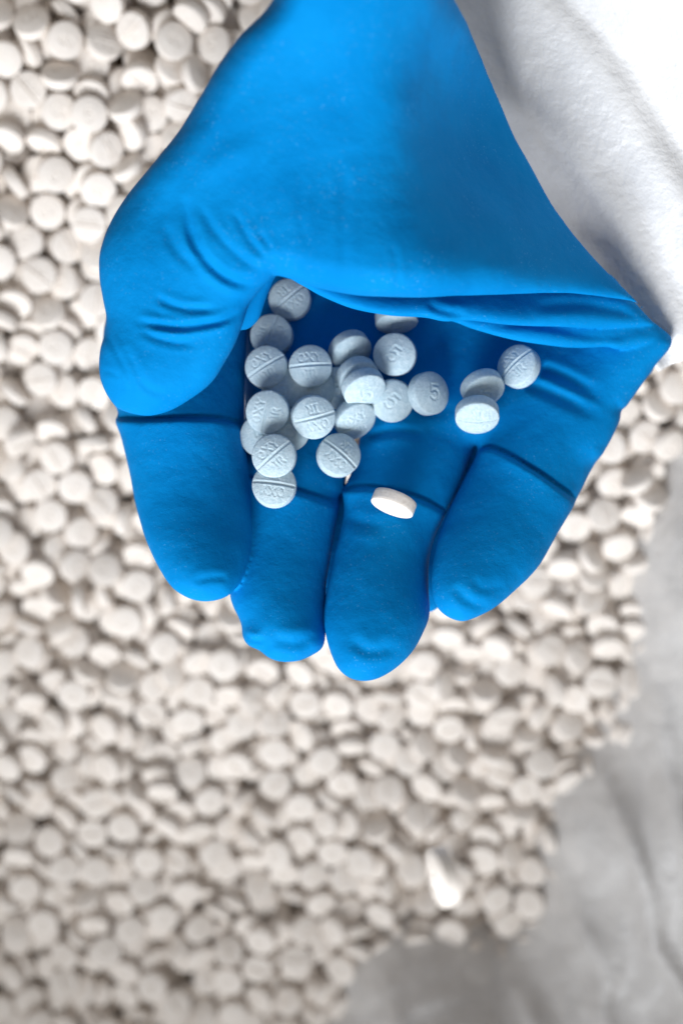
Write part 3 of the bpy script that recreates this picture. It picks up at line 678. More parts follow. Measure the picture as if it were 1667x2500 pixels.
760,-1714,-36,470,420,749,-426,-544,-47,-450,-199,-415,-284,-1997,-71,36,23,-581,-1351,-1697,-55,-230,-397,834,-842,-1530,-90,-292,-644,-319,-1327,-1225,-134,51,36,-696,739,-1112,-73,22,64,-783,853,-1454,-31,-462,185,-851,
983,-1814,21,-503,-112,801,51,-1425,-87,316,103,-892,-1008,1203,-73,5,-14,-272,-1237,958,-92,-48,81,956,-978,-223,-97,-226,318,906,270,-1365,-54,-777,-357,174,927,1107,0,115,-570,533,1372,30,15,108,213,-803,
-657,1895,-64,121,230,234,610,-2021,-92,294,-342,-733,-935,379,-71,-92,25,-797,313,-1463,-30,53,-299,271,261,-2016,-40,-734,227,-362,454,-434,2,31,-229,792,-1368,375,-15,-79,-131,-209,-1108,-616,-122,-25,93,841,
-161,-2283,-68,-65,32,-935,602,-462,-81,738,-602,-299,-613,-1762,-130,39,43,-579,-509,-2354,-15,41,37,-559,-347,-2272,-39,-104,-369,-155,531,-1737,-13,-52,86,-320,-740,-1922,-86,42,-241,952,-303,-1317,-66,-160,171,565,
-1450,-1769,-74,-48,57,-924,-640,-1279,-76,-159,-58,-409,-360,-1241,-101,-158,480,-838,-1179,-2207,-73,326,-110,-354,860,1200,-70,59,38,-969,720,-606,-52,-464,775,251,-918,1917,-125,46,-44,-306,-1106,-1273,-109,-324,-277,-628,
-140,-1626,-75,46,58,995,894,-1099,-88,174,82,671,-169,-1350,-76,30,-51,447,277,-1053,-104,196,-484,456,-454,1640,-3,-155,-86,939,-496,-2405,42,-7,-19,765,-444,1918,-130,0,0,996,-1493,-2083,-68,-4,106,992,
1139,-1108,-104,-428,-321,279,-879,-1927,-103,192,-640,-737,-931,-584,-122,115,191,975,1055,-940,-80,137,-432,362,-660,1364,-74,-78,-180,782,-257,-1148,-72,11,-22,648,-924,104,-104,54,-227,-52,476,-1341,-41,167,377,-882,
1257,647,-1,-913,237,199,1373,98,-32,9,134,-431,-1506,-1849,-31,-161,-686,651,-1107,-839,-71,0,-1,305,-464,-752,-75,-30,47,578,246,-1272,-107,-481,-121,-636,-704,-2358,-60,316,128,-335,-1082,1844,-73,-45,35,-860,
1184,-374,-94,228,40,919,-1150,632,-94,16,70,975,-438,-1558,-103,107,-301,-945,402,-1964,-53,108,-174,836,-716,-2174,-62,-160,53,204,139,-1032,-106,-264,-35,529,-115,-928,-88,-288,-123,-757,-1079,1437,-131,85,12,-764,
-332,-689,-71,139,54,-554,624,-894,-31,328,407,-723,209,-642,1,-159,90,457,-1455,-684,-29,89,243,79,-851,-167,-93,140,142,-884,447,-1461,-130,-30,73,-973,960,-1624,-81,269,-450,-571,563,-2009,-59,23,-451,-267,
-1438,-1453,-127,38,17,939,-1087,-1619,-113,-230,-214,-903,-774,-1602,-130,0,0,44,-421,-1769,-134,-42,-14,-19,209,-1658,-73,19,-60,995,-1032,-1398,-76,-27,4,998,-1312,-1381,-133,10,-108,775,701,-547,-130,0,0,641,
118,-1526,-61,-66,-508,-768,1153,-124,-25,-40,202,-979,521,-1639,68,172,-453,682,-1251,-2440,-80,23,-71,-857,-701,1650,-134,-58,-7,930,-1100,-78,-101,190,154,679,-913,-1246,-108,267,-30,-211,-568,1603,-135,162,95,373,
372,-1574,-92,268,147,949,534,-1872,-50,-169,195,-887,897,-126,-77,14,27,561,-1130,-1921,-55,184,98,-575,-901,-336,-69,80,45,781,975,-1003,-53,-280,-103,-782,-1111,1071,-120,209,82,940,1044,-113,-74,-47,-14,-929,
1143,175,-72,-6,-18,-690,-981,-20,-79,-75,-176,-565,-670,-666,-98,426,-49,-481,1212,-735,-61,34,922,88,1289,-98,-47,83,153,-91,-1280,-228,-62,58,86,221,-1025,1312,-116,133,127,-24,-210,-2185,-13,-30,-12,852,
-1400,-265,-114,207,-59,-963,-1108,509,-126,-184,-1,921,-1019,-2005,-76,-86,-54,-182,-709,-1523,-75,34,9,6,-610,-1427,-71,-8,-15,-134,580,-927,-130,0,0,-557,-1347,1026,-21,41,62,-406,-568,-1154,-128,191,304,401,
-351,-2136,-13,-12,3,994,-1446,-573,-103,-545,-142,203,-1182,849,-138,78,-42,696,296,-1952,-120,-117,-81,948,-1070,-1829,-110,281,293,669,-1078,1705,-96,-246,-49,-964,96,-2224,-38,211,-115,951,162,-1438,-107,220,257,-925,
1326,-732,-18,-513,-47,809,-9,-1230,-72,32,91,-955,-8,-696,-70,49,41,998,481,-538,-72,41,-42,269,1121,-480,-63,123,-201,281,-875,1981,-46,-165,-142,956,-1043,1950,-97,-386,-468,784,1321,537,-130,0,0,712,
-241,-766,-135,-88,-44,-990,569,-812,-96,-41,427,813,960,139,-73,12,-11,-617,-1321,-1525,-157,272,253,-928,-9,-1784,-73,-5,-24,431,-555,1838,-115,225,467,33,-415,-377,-15,-824,567,18,-1453,-477,-54,-85,374,-526,
-1419,-4,-25,-51,156,-985,-1287,-955,-131,88,-169,790,238,-1155,-95,-104,259,-82,662,-1296,-90,-830,-110,-27,-1148,-1153,-121,191,4,952,37,-2343,-63,142,289,668,-1094,-2127,-21,-150,89,251,-498,1961,-38,400,215,-762,
-1276,1239,-130,3,14,243,-282,-1885,-136,-191,-69,-555,356,-993,-131,-21,-58,925,632,-1472,-74,201,53,975,-1451,-2307,-130,5,3,-849,-1072,-2430,-126,0,-55,730,-1157,-971,-78,185,-5,-937,819,-2016,-35,-237,152,-860,
-715,-2051,-130,-23,58,325,-1242,-582,-130,0,1,655,-868,-920,-130,37,21,842,-1203,15,-75,-58,-45,374,1081,38,-148,208,-721,-125,-874,1242,-78,-90,112,981,-625,-418,-129,100,-5,62,-407,-1943,-109,-151,235,894,
-276,-1588,-77,-18,113,-182,-971,-1523,-77,1,5,-716,-1357,625,-130,0,0,839,-602,-596,-131,-25,13,372,991,-31,-105,-794,228,316,-1079,-2273,-130,0,0,871,-257,-2272,-96,-601,118,-773,-1431,-1585,-71,0,0,-507,
-1357,794,-31,353,-404,344,-1057,919,-149,-546,449,702,-1438,-2116,-122,-102,10,98,-1103,-285,-80,-184,-37,-786,-1142,1206,-130,0,0,-978,100,-888,-130,0,-1,-769,370,-1425,-72,13,-113,66,-619,-2013,-189,0,0,-366,
-1079,80,-91,83,137,105,-897,243,-107,-180,206,-679,136,-742,-79,-255,60,62,-1452,-402,-130,0,0,-774,-1381,-504,-189,0,0,597,-1339,481,-144,11,17,-876,-1116,-475,-130,0,0,-1000,-812,-1047,-130,0,0,387,
-1240,548,-114,-200,64,-747,-933,-1588,-143,981,-36,-150,-949,1560,-131,153,-107,154,917,-1916,-50,297,-452,-702,-842,-2329,-30,2,4,623,758,-2134,2,-392,307,753,851,-1195,-54,75,-277,875,965,-211,-46,385,-223,581,
-1300,-2109,-113,-177,136,608,-1274,-87,-120,-134,9,787,374,-1251,-77,-21,-41,-188,1344,563,-68,-90,96,-64,798,1299,-38,549,-390,-704,-162,-2010,-140,100,-114,451,-934,-2430,-112,-59,-235,968,-874,-764,-117,-228,-118,-861,
-978,512,-75,111,54,-972,275,-620,-78,-76,174,552,873,-1700,-51,-204,-136,457,1001,989,-18,63,26,-881,1167,292,-53,-255,147,232,84,-1300,-189,0,0,-891,-636,-1596,-130,0,0,640,-513,-1663,-142,-188,-23,969,
-1240,1103,-135,-2,30,-991,-147,-1767,-81,23,-138,-799,-302,-1018,-76,30,63,520,1099,0,-37,-19,156,927,334,-1707,-34,-90,-263,-547,-201,-2416,-58,48,221,-277,-816,-505,-131,23,-187,368,-1290,-1604,-75,-126,74,825,
-231,-904,-116,-57,189,-345,1010,-395,-49,-64,260,675,-1068,331,-189,0,0,-601,-1315,47,-130,1,-1,-939,-1318,343,-130,0,-1,-731,-1146,-341,-130,3,-1,-688,3,-1225,-131,48,84,-887,-869,1090,-107,210,-178,364,
528,-1254,-83,5,167,932,951,-1528,-44,-319,-309,-601,988,-445,-85,140,228,964,-877,-1662,-82,-1,-7,175,1113,-754,-12,-48,-2,661,-997,-549,-175,89,169,572,293,-1479,-134,-30,62,-386,-1314,-1772,-113,-471,-190,-118,
-943,-445,-130,0,0,713,-819,-1347,-88,105,-177,-297,42,-2115,-76,-214,467,250,726,-1907,-13,134,136,713,-1338,325,-71,0,-1,-885,-979,-179,-189,0,0,930,1101,-600,-89,-552,-213,230,-1297,-986,-81,145,-123,512,
-349,-828,-77,-15,-32,-895,8,-989,-114,91,-186,737,847,-1834,-23,55,141,934,1335,129,-80,65,117,-11,-1077,606,-189,0,0,-529,1105,-896,-150,-321,629,573,150,-2066,-92,72,-14,656,-733,-903,-155,-49,399,600,
-146,-2005,-74,18,120,-992,-1585,-2409,-8,-77,69,-902,-236,1964,-27,-92,-180,-959,-1181,1341,-130,0,0,892,-817,-365,-138,-87,-9,-790,-1336,-640,-79,-110,-167,-162,-493,-2185,-15,118,-22,-991,645,-1637,-14,-50,4,994,
-122,-2449,-44,407,-5,823,-1278,1888,-130,0,0,902,-962,338,-136,119,40,34,-1003,664,-131,20,-9,-114,-142,-1011,-130,0,0,-332,710,-2039,-124,141,206,-254,-936,-1114,-123,-115,95,-80,-227,-1223,-142,-355,433,814,
-138,-1487,-82,6,94,806,1207,-238,-85,127,218,406,512,-1992,8,113,-29,-981,-76,-513,57,-127,-90,975,-1422,-78,36,-117,-83,-976,-1283,1378,-189,0,0,-995,-913,-57,-189,0,0,849,-1143,-21,-149,190,-119,863,
-1154,1826,-134,85,-19,-447,-1014,1818,-138,83,-59,-152,-449,-1114,-127,132,-40,907,459,-1890,-97,96,111,-144,839,-524,-150,645,-290,251,977,-536,-130,0,0,640,1145,-649,-89,-538,-270,242,1258,387,-90,-136,-706,-24,
-18,-2208,-63,-183,38,-622,-1192,-1711,-76,36,-50,858,-1140,-2521,-74,-65,160,-753,-1350,889,-132,32,-22,-999,-1092,-918,-189,0,0,955,-1242,1566,-130,0,0,-895,-1149,-974,-138,-136,-124,880,-998,-702,-136,-47,-95,510,
-330,-1359,-130,0,0,634,771,-693,-131,-36,-54,-997,-1426,-942,-119,-40,287,827,-811,-2153,-121,66,-94,987,-638,1733,-102,-309,-134,-878,-954,-1855,-83,148,18,-808,1237,30,-18,-612,717,152,-731,-1279,-189,-1,-1,895,
-627,-1103,-189,0,0,-236,-814,6,-127,67,15,973,148,-1182,-149,-71,-182,835,616,-1745,-105,-300,42,-900,-945,-2293,-86,-44,-76,913,898,-945,-113,3,215,677,1079,-773,-72,-37,-30,67,-787,15,-40,305,75,-766,
1374,396,-38,-217,666,-408,-1445,-1578,-189,0,0,997,-1375,-1030,-163,-232,203,-225,-491,-1284,-132,68,-7,-282,-347,-675,-130,130,73,-665,805,-1188,-133,-30,-29,996,899,-1427,-122,123,-45,-903,-599,-759,-114,24,-412,-894,
-428,-2150,-72,-8,13,245,-123,-1284,-130,0,0,-126,-1513,-2382,-75,-2,32,-738,-1513,-1997,-130,50,6,-46,-1143,1064,-189,0,0,188,-1325,-170,-148,330,697,-636,-1167,-1844,-115,43,193,342,-988,-1005,-156,238,302,-866,
-648,-1340,-132,51,8,-996,-685,-1185,-148,569,-347,176,-660,-524,-189,0,0,823,32,-768,-130,0,0,-866,500,-1332,-131,28,-2,-802,842,-818,-130,0,0,9,-1244,-2305,-124,-115,151,-291,-1275,-291,-131,-23,-32,808,
-570,-2393,-75,55,12,651,-291,-2136,-71,0,1,648,65,-1668,-89,6,101,-38,314,-1750,-89,-174,-217,-249,543,-1593,-87,-73,-187,223,-18,-1555,-81,-1,-5,592,-735,-123,-28,-581,-150,175,-269,-1956,-189,0,1,-855,
-1360,-2202,-147,-184,-42,563,998,-166,-130,0,0,308,-931,-69,-130,-1,0,962,-574,-1578,-77,-163,12,-946,-480,-2278,-71,-1,-1,-274,910,1073,-98,198,49,977,-1371,-1169,-79,-146,9,722,-489,1556,-86,115,-152,393,
-957,-2492,-77,207,369,-887,-1112,1881,-189,0,0,357,-939,1738,-189,0,0,-489,-405,-1428,-189,1,-1,-221,-148,-2287,-129,67,28,876,-112,-1146,-130,0,0,170,-738,-1446,-130,16,-4,264,583,-619,-128,12,-28,-779,
-1458,-685,-133,71,116,-990,-744,-2312,-189,1,0,930,1324,397,-149,122,-700,-206,-840,1863,-189,0,0,996,-672,-1040,-139,-172,28,863,-595,-2165,-119,430,23,-342,-105,-795,-131,31,21,-916,414,-1121,-111,-219,-176,-866,
833,-251,-72,4,80,827,1074,-275,-85,-196,175,808,-1382,-768,-189,0,0,-964,-1244,-771,-189,0,0,-995,-186,-1680,-142,138,-65,64,-42,-1395,-153,-232,357,-42,-153,-2145,-71,1,0,752,232,-929,-121,94,-66,386,
687,-1727,-85,-118,279,-194,867,-625,-112,-196,153,-306,-1496,-816,-29,31,137,528,-807,-2452,-57,-184,-40,-516,-1410,-2482,-90,112,-204,-570,-1191,-2502,-132,1,-23,189,-1129,-582,-189,0,0,957,-1062,1187,-189,0,0,997,
-926,-668,-189,0,0,-990,-729,-1417,-189,0,0,538,488,-1590,-168,19,253,-401,-1509,-2220,-173,8,-204,972,-1181,-1516,-130,20,0,-113,-1187,-183,-131,39,-134,-756,-1146,167,-130,-1,8,-872,-1181,1689,-130,0,0,-714,
-1014,208,-130,0,0,762,351,-1822,-132,-105,-14,994,1251,-808,-113,-249,-443,103,1255,-145,-147,484,-219,-634,-506,-1933,-189,0,0,-971,-456,-1423,-131,16,-79,-195,653,-335,-63,370,-246,-836,-1297,1950,-38,-382,56,-313,
-974,1895,-189,0,0,766,1379,318,-150,576,-410,634,-1089,-443,-189,0,0,-547,685,-2006,-168,-296,-922,-132,775,-1816,-150,206,-676,490,1121,-999,-164,-98,-278,854,1227,249,-148,278,-754,-249,-1327,-1654,-138,142,-127,-934,
-1331,997,-164,52,290,-924,-1186,-2183,-144,184,-80,215,-970,525,-132,83,-90,-89,-349,-1631,-131,8,-4,-789,-312,1877,-130,-3,-9,-235,64,-1879,-149,-676,112,424,486,-1033,-161,218,235,-645,663,-1878,-116,189,27,982,
1251,-505,-100,4,279,715,-1077,-2135,-85,-99,-79,-623,-1110,-1513,-70,-7,-19,993,-1103,1575,-130,1,0,207,-422,-948,-75,-109,28,-691,170,-1919,-83,-309,-24,-166,765,-1433,-71,0,-1,135,798,-1298,-55,49,219,-975,
1165,-41,-89,-171,-20,-126,-1412,443,-100,-177,-239,869,-1288,1721,-75,-29,-30,-846,-1428,-637,-189,0,0,575,-280,-1331,-189,0,0,-848,-73,-1811,-189,0,0,-315,775,-1426,-189,1,0,-930,-1200,1190,-189,0,0,-958,
-972,-2185,-131,35,-7,-252,-825,-1195,-139,52,-123,657,-591,-1466,-130,0,0,517,-486,-828,-130,-1,-2,961,-161,-1818,-146,-188,-20,980,-4,-1974,-73,-30,229,694,372,-534,-130,0,-1,858,497,-874,-150,-610,358,706,
931,-1760,-95,-137,-525,120,1014,-1035,-124,-291,155,73,1329,8,-116,829,-125,449,-1436,-1314,-112,-216,60,-954,-617,-2261,-81,-182,58,168,1220,623,-78,96,165,496,-1408,-2475,10,-955,143,259,-82,-2443,8,-286,289,-864,
-322,-2407,-52,-105,262,-393,-1091,759,-189,0,0,-970,-939,-1999,-189,0,0,997,-920,84,-170,223,-70,-859,-905,1398,-149,-322,-432,-392,-767,-2463,-189,0,0,997,-788,-980,-189,0,0,475,80,-2107,-170,220,-82,-413,
-1207,-2062,-104,-481,-268,-803,-1186,302,-138,-23,-99,-987,-817,-1525,-189,0,0,-46,-636,-1876,-189,0,0,997,218,-814,-142,99,-162,946,360,-1351,-134,5,-81,368,679,-1057,-137,-119,-42,352,108,266,-98,-421,-274,795,
555,-1120,-116,-297,-122,-568,-980,1524,-85,83,-175,643,-142,-660,-67,30,-49,998,834,-20,-13,0,0,674,-1442,28,-74,103,128,-486,-969,-2521,-189,0,0,-918,-1434,-2479,-189,0,0,788,-1400,-1825,-189,0,0,-427,
-1263,-1678,-189,0,0,825,-1274,-612,-189,0,0,998,-1281,870,-189,0,0,524,-642,-1722,-189,0,0,440,-246,-1085,-189,0,0,-932,-109,-1465,-189,0,0,-898,664,-481,-189,0,0,695,864,-643,-189,0,0,-965,
921,-1258,-156,670,-633,-308,1194,-268,-153,299,-16,937,-1339,-2388,-141,0,88,735,-1154,-1370,-140,28,-253,490,-1167,949,-165,241,143,-756,-1162,1485,-189,0,0,-414,-988,-1717,-130,1,0,-730,-1033,-1197,-160,2,-338,150,
-969,-308,-140,-186,-9,978,-971,1183,-130,-13,-6,955,-940,1700,-130,1,-1,999,-831,-808,-189,0,0,951,-521,-534,-189,0,0,-751,-353,-2294,-130,-2,-9,321,-301,-2023,-132,28,33,-801,-221,-2404,-130,0,0,-185,
143,-1557,-115,-233,-456,-594,507,-502,-130,2,0,128,802,-1326,-130,21,-30,374,962,-1286,-117,-346,174,-868,993,144,-130,-14,-7,955,1114,-493,-141,282,20,-628,1129,312,-129,-117,9,-244,-909,956,-129,-172,-51,-536,
-435,-2424,-74,-45,-12,-961,-423,-575,-110,-288,348,627,-279,-1749,-119,-79,-118,894,-248,-1117,-130,17,-17,393,-90,-1896,-105,136,280,-384,34,-1104,-130,-118,363,844,430,-800,-93,-213,225,-212,701,-1873,-68,-108,157,-447,
1227,62,-85,420,-84,-315,958,-839,-72,-7,-8,996,-434,-2484,-13,22,18,848,-1584,-2272,-103,187,199,629,-1267,-2105,-189,0,0,-997,-1312,-1154,-189,0,1,-471,-1290,763,-162,245,-197,509,-1106,-781,-189,0,0,-723,
-1149,1344,-189,0,0,-371,-915,-927,-189,0,0,336,-959,715,-189,0,0,-820,229,-1130,-189,0,0,-962,793,-1933,-163,866,-395,-240,986,38,-189,0,0,-992,1226,-579,-148,779,-49,-305,-1188,-2383,-189,0,0,377,
-1194,667,-171,22,-225,-829,-1024,29,-170,50,-227,100,-761,-1836,-130,0,0,-871,-812,1323,-136,22,-62,-612,-617,-876,-130,26,-16,-874,-358,-879,-138,3,-37,614,-21,-2244,-116,-144,119,-196,-47,-1670,-130,0,0,58,
156,-1658,-144,160,-104,-398,187,-1355,-132,157,55,-908,290,-1618,-130,0,0,991,506,-1771,-131,19,-21,467,1015,-1161,-141,206,3,244,-900,-1826,-146,-19,187,-789,-901,-1451,-130,0,1,990,-395,1766,-130,1,-1,69,
403,-427,-105,-362,-101,-161,869,-427,-130,0,0,-1000,1164,416,-115,-117,272,825,317,-413,-18,214,-321,315,-1529,-1683,-67,-2,-682,-473,-710,1944,-126,13,-54,-855,-1165,1967,-158,-17,-364,-850,-1367,1158,-72,-42,-12,385,
-673,-2484,-46,-58,-352,-699,-1575,-1783,-129,-170,6,289,1407,225,-144,489,-165,-856,-785,1901,-83,-124,-165,825,-1439,-2341,-189,0,0,-970,-1244,1746,-189,0,0,886,-1103,-1078,-189,0,0,461,-1147,218,-189,0,0,975,
-1069,1593,-189,0,0,-387,-997,-1638,-189,0,0,241,-954,414,-189,0,0,-631,-790,-1950,-189,0,0,-475,-760,-1651,-189,0,0,-940,-772,1417,-189,0,0,657,-562,-2116,-162,-742,-589,-204,-146,-990,-189,0,0,-684,
10,-1983,-155,-204,356,324,25,-1637,-189,0,0,-999,15,-1173,-189,0,0,382,529,-1723,-189,0,0,-533,733,-601,-189,0,0,-956,1224,394,-189,0,0,-823,1214,-457,-178,39,42,-527,1224,-8,-173,-79,189,318,
-1257,-819,-130,7,2,-497,-1082,469,-189,0,0,-975,-990,846,-147,217,59,-821,-1005,1047,-174,172,-89,-844,-850,-2020,-134,75,-49,791,-653,1488,-189,0,0,432,-485,-2337,-130,1,0,-918,-523,-1792,-189,0,0,946,
-480,-977,-130,1,-1,61,-313,-1497,-130,-5,-9,766,-348,-1018,-143,110,74,-961,-184,-852,-189,0,0,-940,133,-1942,-155,-385,121,590,646,-1371,-150,-277,-650,-656,819,-1727,-128,-53,6,877,818,-1051,-131,26,-4,-84,
1281,-345,-116,-301,-450,508,-1447,-1730,-131,13,73,-281,-1234,-1262,-106,-342,165,-925,-1255,-1093,-144,6,208,698,156,-1785,-97,37,-231,235,730,1243,-103,-307,-105,-647,1303,264,-57,-19,78,470,-658,-2034,-79,-76,233,2,
-1321,1857,-59,-37,151,266,-561,-2485,-13,-146,-932,10,-1546,-1490,-152,-174,139,-496,-1357,1351,-132,2,-71,846,-1502,-1175,-130,-1,-17,776,-1450,-1591,-130,0,0,156,-1450,-1163,-189,0,0,-519,-1262,-1825,-189,0,0,757,
-1283,194,-189,0,0,-883,-1126,-2110,-189,0,0,-31,-1099,-305,-189,0,0,-519,-1155,79,-189,0,0,477,-941,-1442,-189,0,0,781,-969,-800,-189,0,0,-603,-783,-462,-189,0,0,177,-791,1716,-189,0,0,967,
-595,-1303,-189,-1,-1,833,-582,-812,-189,0,0,-834,-419,-632,-189,0,0,-921,-304,-2406,-189,0,0,-991,-124,-1939,-189,0,0,352,-112,-1621,-189,0,0,973,180,-2013,-171,-164,155,934,226,-1611,-189,0,0,53,
219,-1473,-189,0,0,-211,250,-941,-189,0,0,-999,388,-954,-189,0,0,238,539,-1444,-189,0,0,667,650,-1471,-159,-175,300,-233,871,-801,-189,0,0,215,1127,-623,-189,961,-275,0,-1503,-2560,-161,224,-236,-55,
-1299,-1874,-131,31,-1,-561,-1172,-1706,-134,61,13,-117,-1120,-837,-130,0,-1,329,-999,-1353,-133,21,-62,440,-982,-841,-130,4,29,-998,-1026,1459,-189,0,0,493,-860,-1707,-164,263,130,-933,-806,-644,-130,0,0,-598,
-809,1556,-130,0,0,-935,-630,-2471,-130,0,0,-1000,-688,-2205,-152,592,-668,-213,-524,1715,-176,-135,-111,925,-347,-1181,-189,0,0,71,-190,-2155,-130,0,0,236,-181,-1540,-138,16,-19,-313,-198,-1401,-138,24,32,997,
79,-2243,-149,380,-351,-731,388,-672,-130,0,-1,977,634,-696,-163,-247,176,899,768,-1598,-130,0,0,-624,763,-1460,-130,1,0,-874,801,-305,-133,15,-61,646,980,-833,-130,-1,-10,746,952,-697,-141,-22,-716,-121,
1114,-798,-130,0,-9,1,-1248,-434,-130,0,1,828,-893,746,-136,8,275,676,-907,1456,-123,-476,253,678,-768,-2457,-130,0,0,-65,1060,-1239,-73,-199,-500,-166,474,-1019,-81,107,51,-572,-1405,2272,-18,6,-37,-88,
-995,2197,-12,35,-116,-349,-766,2288,-71,0,0,243,-366,2206,-21,100,-16,820,-1443,1908,-16,113,66,990,-1703,2217,-40,-848,483,-129,-1144,2089,-62,-10,-143,82,-880,2132,-42,157,-109,-492,-1621,2133,-79,-163,63,381,
-1418,1766,-11,-832,548,73,-994,2052,-71,1,0,-977,-1589,1913,3,-902,73,286,-269,2290,-73,108,-21,993,-1462,1631,-23,-794,-568,132,-340,2049,-61,-80,-127,-832,-586,2088,-71,-1,-1,807,-1627,1368,-15,40,80,-971,
-1326,1659,-18,-107,-82,970,-1751,1445,-18,-2,-979,-205,-1725,1251,-16,617,-786,6,-540,2289,-47,212,-203,-908,-1577,1761,-64,98,-63,920,-1375,1414,-18,-39,40,-843,-1405,1279,5,950,110,-258,-1713,1040,-15,-14,41,-910,
-1605,1548,-37,-208,357,5,-1090,2294,-45,-236,300,290,-1639,1152,-73,3,-65,951,-1624,885,-20,117,206,965,-1161,2227,-68,-92,57,-341,-1511,2220,-76,76,2,-711,-1454,935,-12,-106,-242,-892,-453,2129,-71,-7,-31,-214,
-709,2110,-55,920,15,263,-1500,2020,-36,387,-141,89,-1465,2098,-60,179,-90,559,-1867,701,0,958,232,147,-1330,2060,-55,459,59,-220,-1881,514,-20,166,-5,-441,-1755,-126,-15,-223,-968,-37,-1896,-215,-19,630,-719,155,
-1558,-12,-7,517,-832,-3,-1519,415,-2,-244,-949,-195,-1442,259,-4,-857,-309,407,-1486,692,-11,131,-44,-219,-1672,-349,-1,-182,30,766,-1643,381,-20,-140,254,-580,-1760,1889,-73,48,123,-438,-1754,931,-32,64,363,925,
-1510,1360,-59,209,123,-751,-1782,-720,-15,-47,-214,-933,-1709,2013,-80,-54,-264,811,-1382,1161,20,-171,905,364,-1842,136,32,26,189,-982,-1325,2153,-94,-327,282,-360,-438,2290,-79,-177,72,508,-1431,563,-31,-241,360,-743,
-1523,1034,-44,101,327,-903,-220,2102,-15,-901,385,-35,-2000,-458,-66,-50,-18,-364,-1853,-914,-11,103,-342,-921,-1565,764,16,768,514,137,-1695,656,-27,242,85,10,-1948,-829,-49,-128,106,-921,-1595,-1136,-7,-126,99,-768,
-1848,1587,-60,11,-341,-936,-954,2306,-82,-232,-421,-701,-1556,512,-36,89,22,-666,-1649,-990,-13,1,-1,-393,-1851,401,-18,-190,-407,-726,-1704,-863,-16,-5,-74,247,-1649,-214,-28,-199,25,979,-1862,9,-17,183,80,-229,
-1838,1343,-58,66,-281,-238,-1912,832,-10,45,-148,-480,-1863,1157,-41,-566,-495,607,1488,297,49,-295,-76,-944,-1626,1670,-46,212,-379,556,-2000,-1535,-3,117,-35,981,-1695,146,-23,-28,-280,959,-1900,-329,-24,-182,-35,-121,
-1810,-1442,-11,616,747,-239,-1811,-1305,-14,16,-7,-398,-1719,-1200,-22,-71,13,591,-580,2188,-51,-531,-95,-271,-1503,1499,-52,-188,-389,-28,-715,2034,-90,597,707,-271,-684,2218,-130,0,0,-375,-1820,1689,-131,253,-111,-782,
-2029,-2122,-19,966,-224,111,-1620,-2152,-29,-281,2,-828,-1957,-69,-50,-180,137,6,-1787,-1009,-18,-67,108,677,-1675,-2594,-12,846,-500,22,-1489,153,-36,297,-15,941,-1940,-1075,-16,90,-159,-382,-1941,-1282,-8,-171,-291,-161,
-2029,-1789,-22,5,-76,25,-1809,-2129,-31,96,88,967,-2029,-2871,-47,-206,44,650,-1739,579,-4,-234,-884,-392,-973,-2806,1,-206,-23,-912,-1585,-1529,-76,-36,80,-859,-1666,-690,-71,0,-2,-858,-639,-2592,30,136,82,984,
-1570,-1273,-23,120,63,-325,-1799,-594,-71,0,0,-914,-1642,-1663,-61,103,107,-277,-1489,1239,-21,-99,150,618,-144,-2579,3,-251,249,91,-1638,-461,-15,-540,193,166,-1785,2119,-129,131,-137,-885,-920,-2609,-43,794,384,-399,
-1769,-2506,-41,-816,-401,400,-1893,-1755,-33,139,-44,477,-1634,-1393,-57,-49,-135,-309,-1661,1879,-49,307,182,818,-1898,-2543,-12,-196,964,-95,-1779,-1991,-37,-3,-102,534,-1890,-514,-89,-429,399,686,-1984,-1971,-13,152,-69,759,
-1622,-1781,-30,352,113,788,-2030,-321,-75,66,-177,63,-1859,-1173,-34,203,-111,-829,-1496,-334,-73,-73,-35,-684,-468,2018,-49,425,-159,-154,-302,-2662,-5,-325,-7,-661,-1606,1996,-50,-300,373,-467,-444,-2623,4,-360,45,-815,
-1710,1768,-105,-367,-206,649,-1786,-2368,-52,316,-20,934,-370,-2775,41,239,-939,-73,-1673,2262,-84,39,-213,228,-1109,-2538,-24,73,156,-48,-1984,189,-61,45,-143,-885,-1919,-2206,-5,147,-89,-616,-1680,-557,-29,-48,215,-886,
-1502,818,-35,19,-346,475,-1677,1598,9,-299,806,-398,-1667,286,-50,-384,-311,-838,-1090,-2857,-20,-295,103,469,-1996,-2436,-71,-46,-49,709,-1361,2288,-73,2,-37,27,-1808,-1860,-72,24,22,-833,-1527,2321,-40,682,41,118,
-1945,-605,-112,-255,15,-106,-2030,-707,-102,-41,-253,713,-1596,57,-63,122,108,-25,-1388,-2762,-19,-126,104,-984,-1514,-1027,5,-84,-287,785,-1757,-1522,-31,-263,-252,-579,-1200,2005,-122,-58,-360,-801,-1133,-2731,-24,-28,190,-835,
-1565,193,-75,6,72,559,-1497,1105,-60,345,22,-85,-1302,-3025,-72,-3,3,-527,-794,-2588,-23,-13,15,696,-1720,-2837,-72,61,84,-345,-1682,-100,-77,15,-104,963,-1710,456,-50,445,63,49,-656,-2754,-11,-12,-22,-979,
-1846,-2932,-33,47,129,-728,-1878,1004,-45,-532,-415,726,-1500,-141,-10,-67,-27,806,-1778,-1646,-41,139,96,-186,-1375,-2901,-25,-654,748,-13,-1613,1291,-88,-252,8,-809,-1859,-2667,-25,-180,-107,454,-1798,-253,-57,125,-303,-571,
-1248,2185,-45,-553,564,-172,-1629,549,-84,-149,270,-728,-1037,-3022,-19,97,99,-661,-651,-2947,41,-576,-815,-41,-1253,-2802,-53,-210,-132,360,-497,-2831,1,179,174,362,-1828,339,-46,-338,-84,-186,-1653,1003,-81,-132,-138,957,
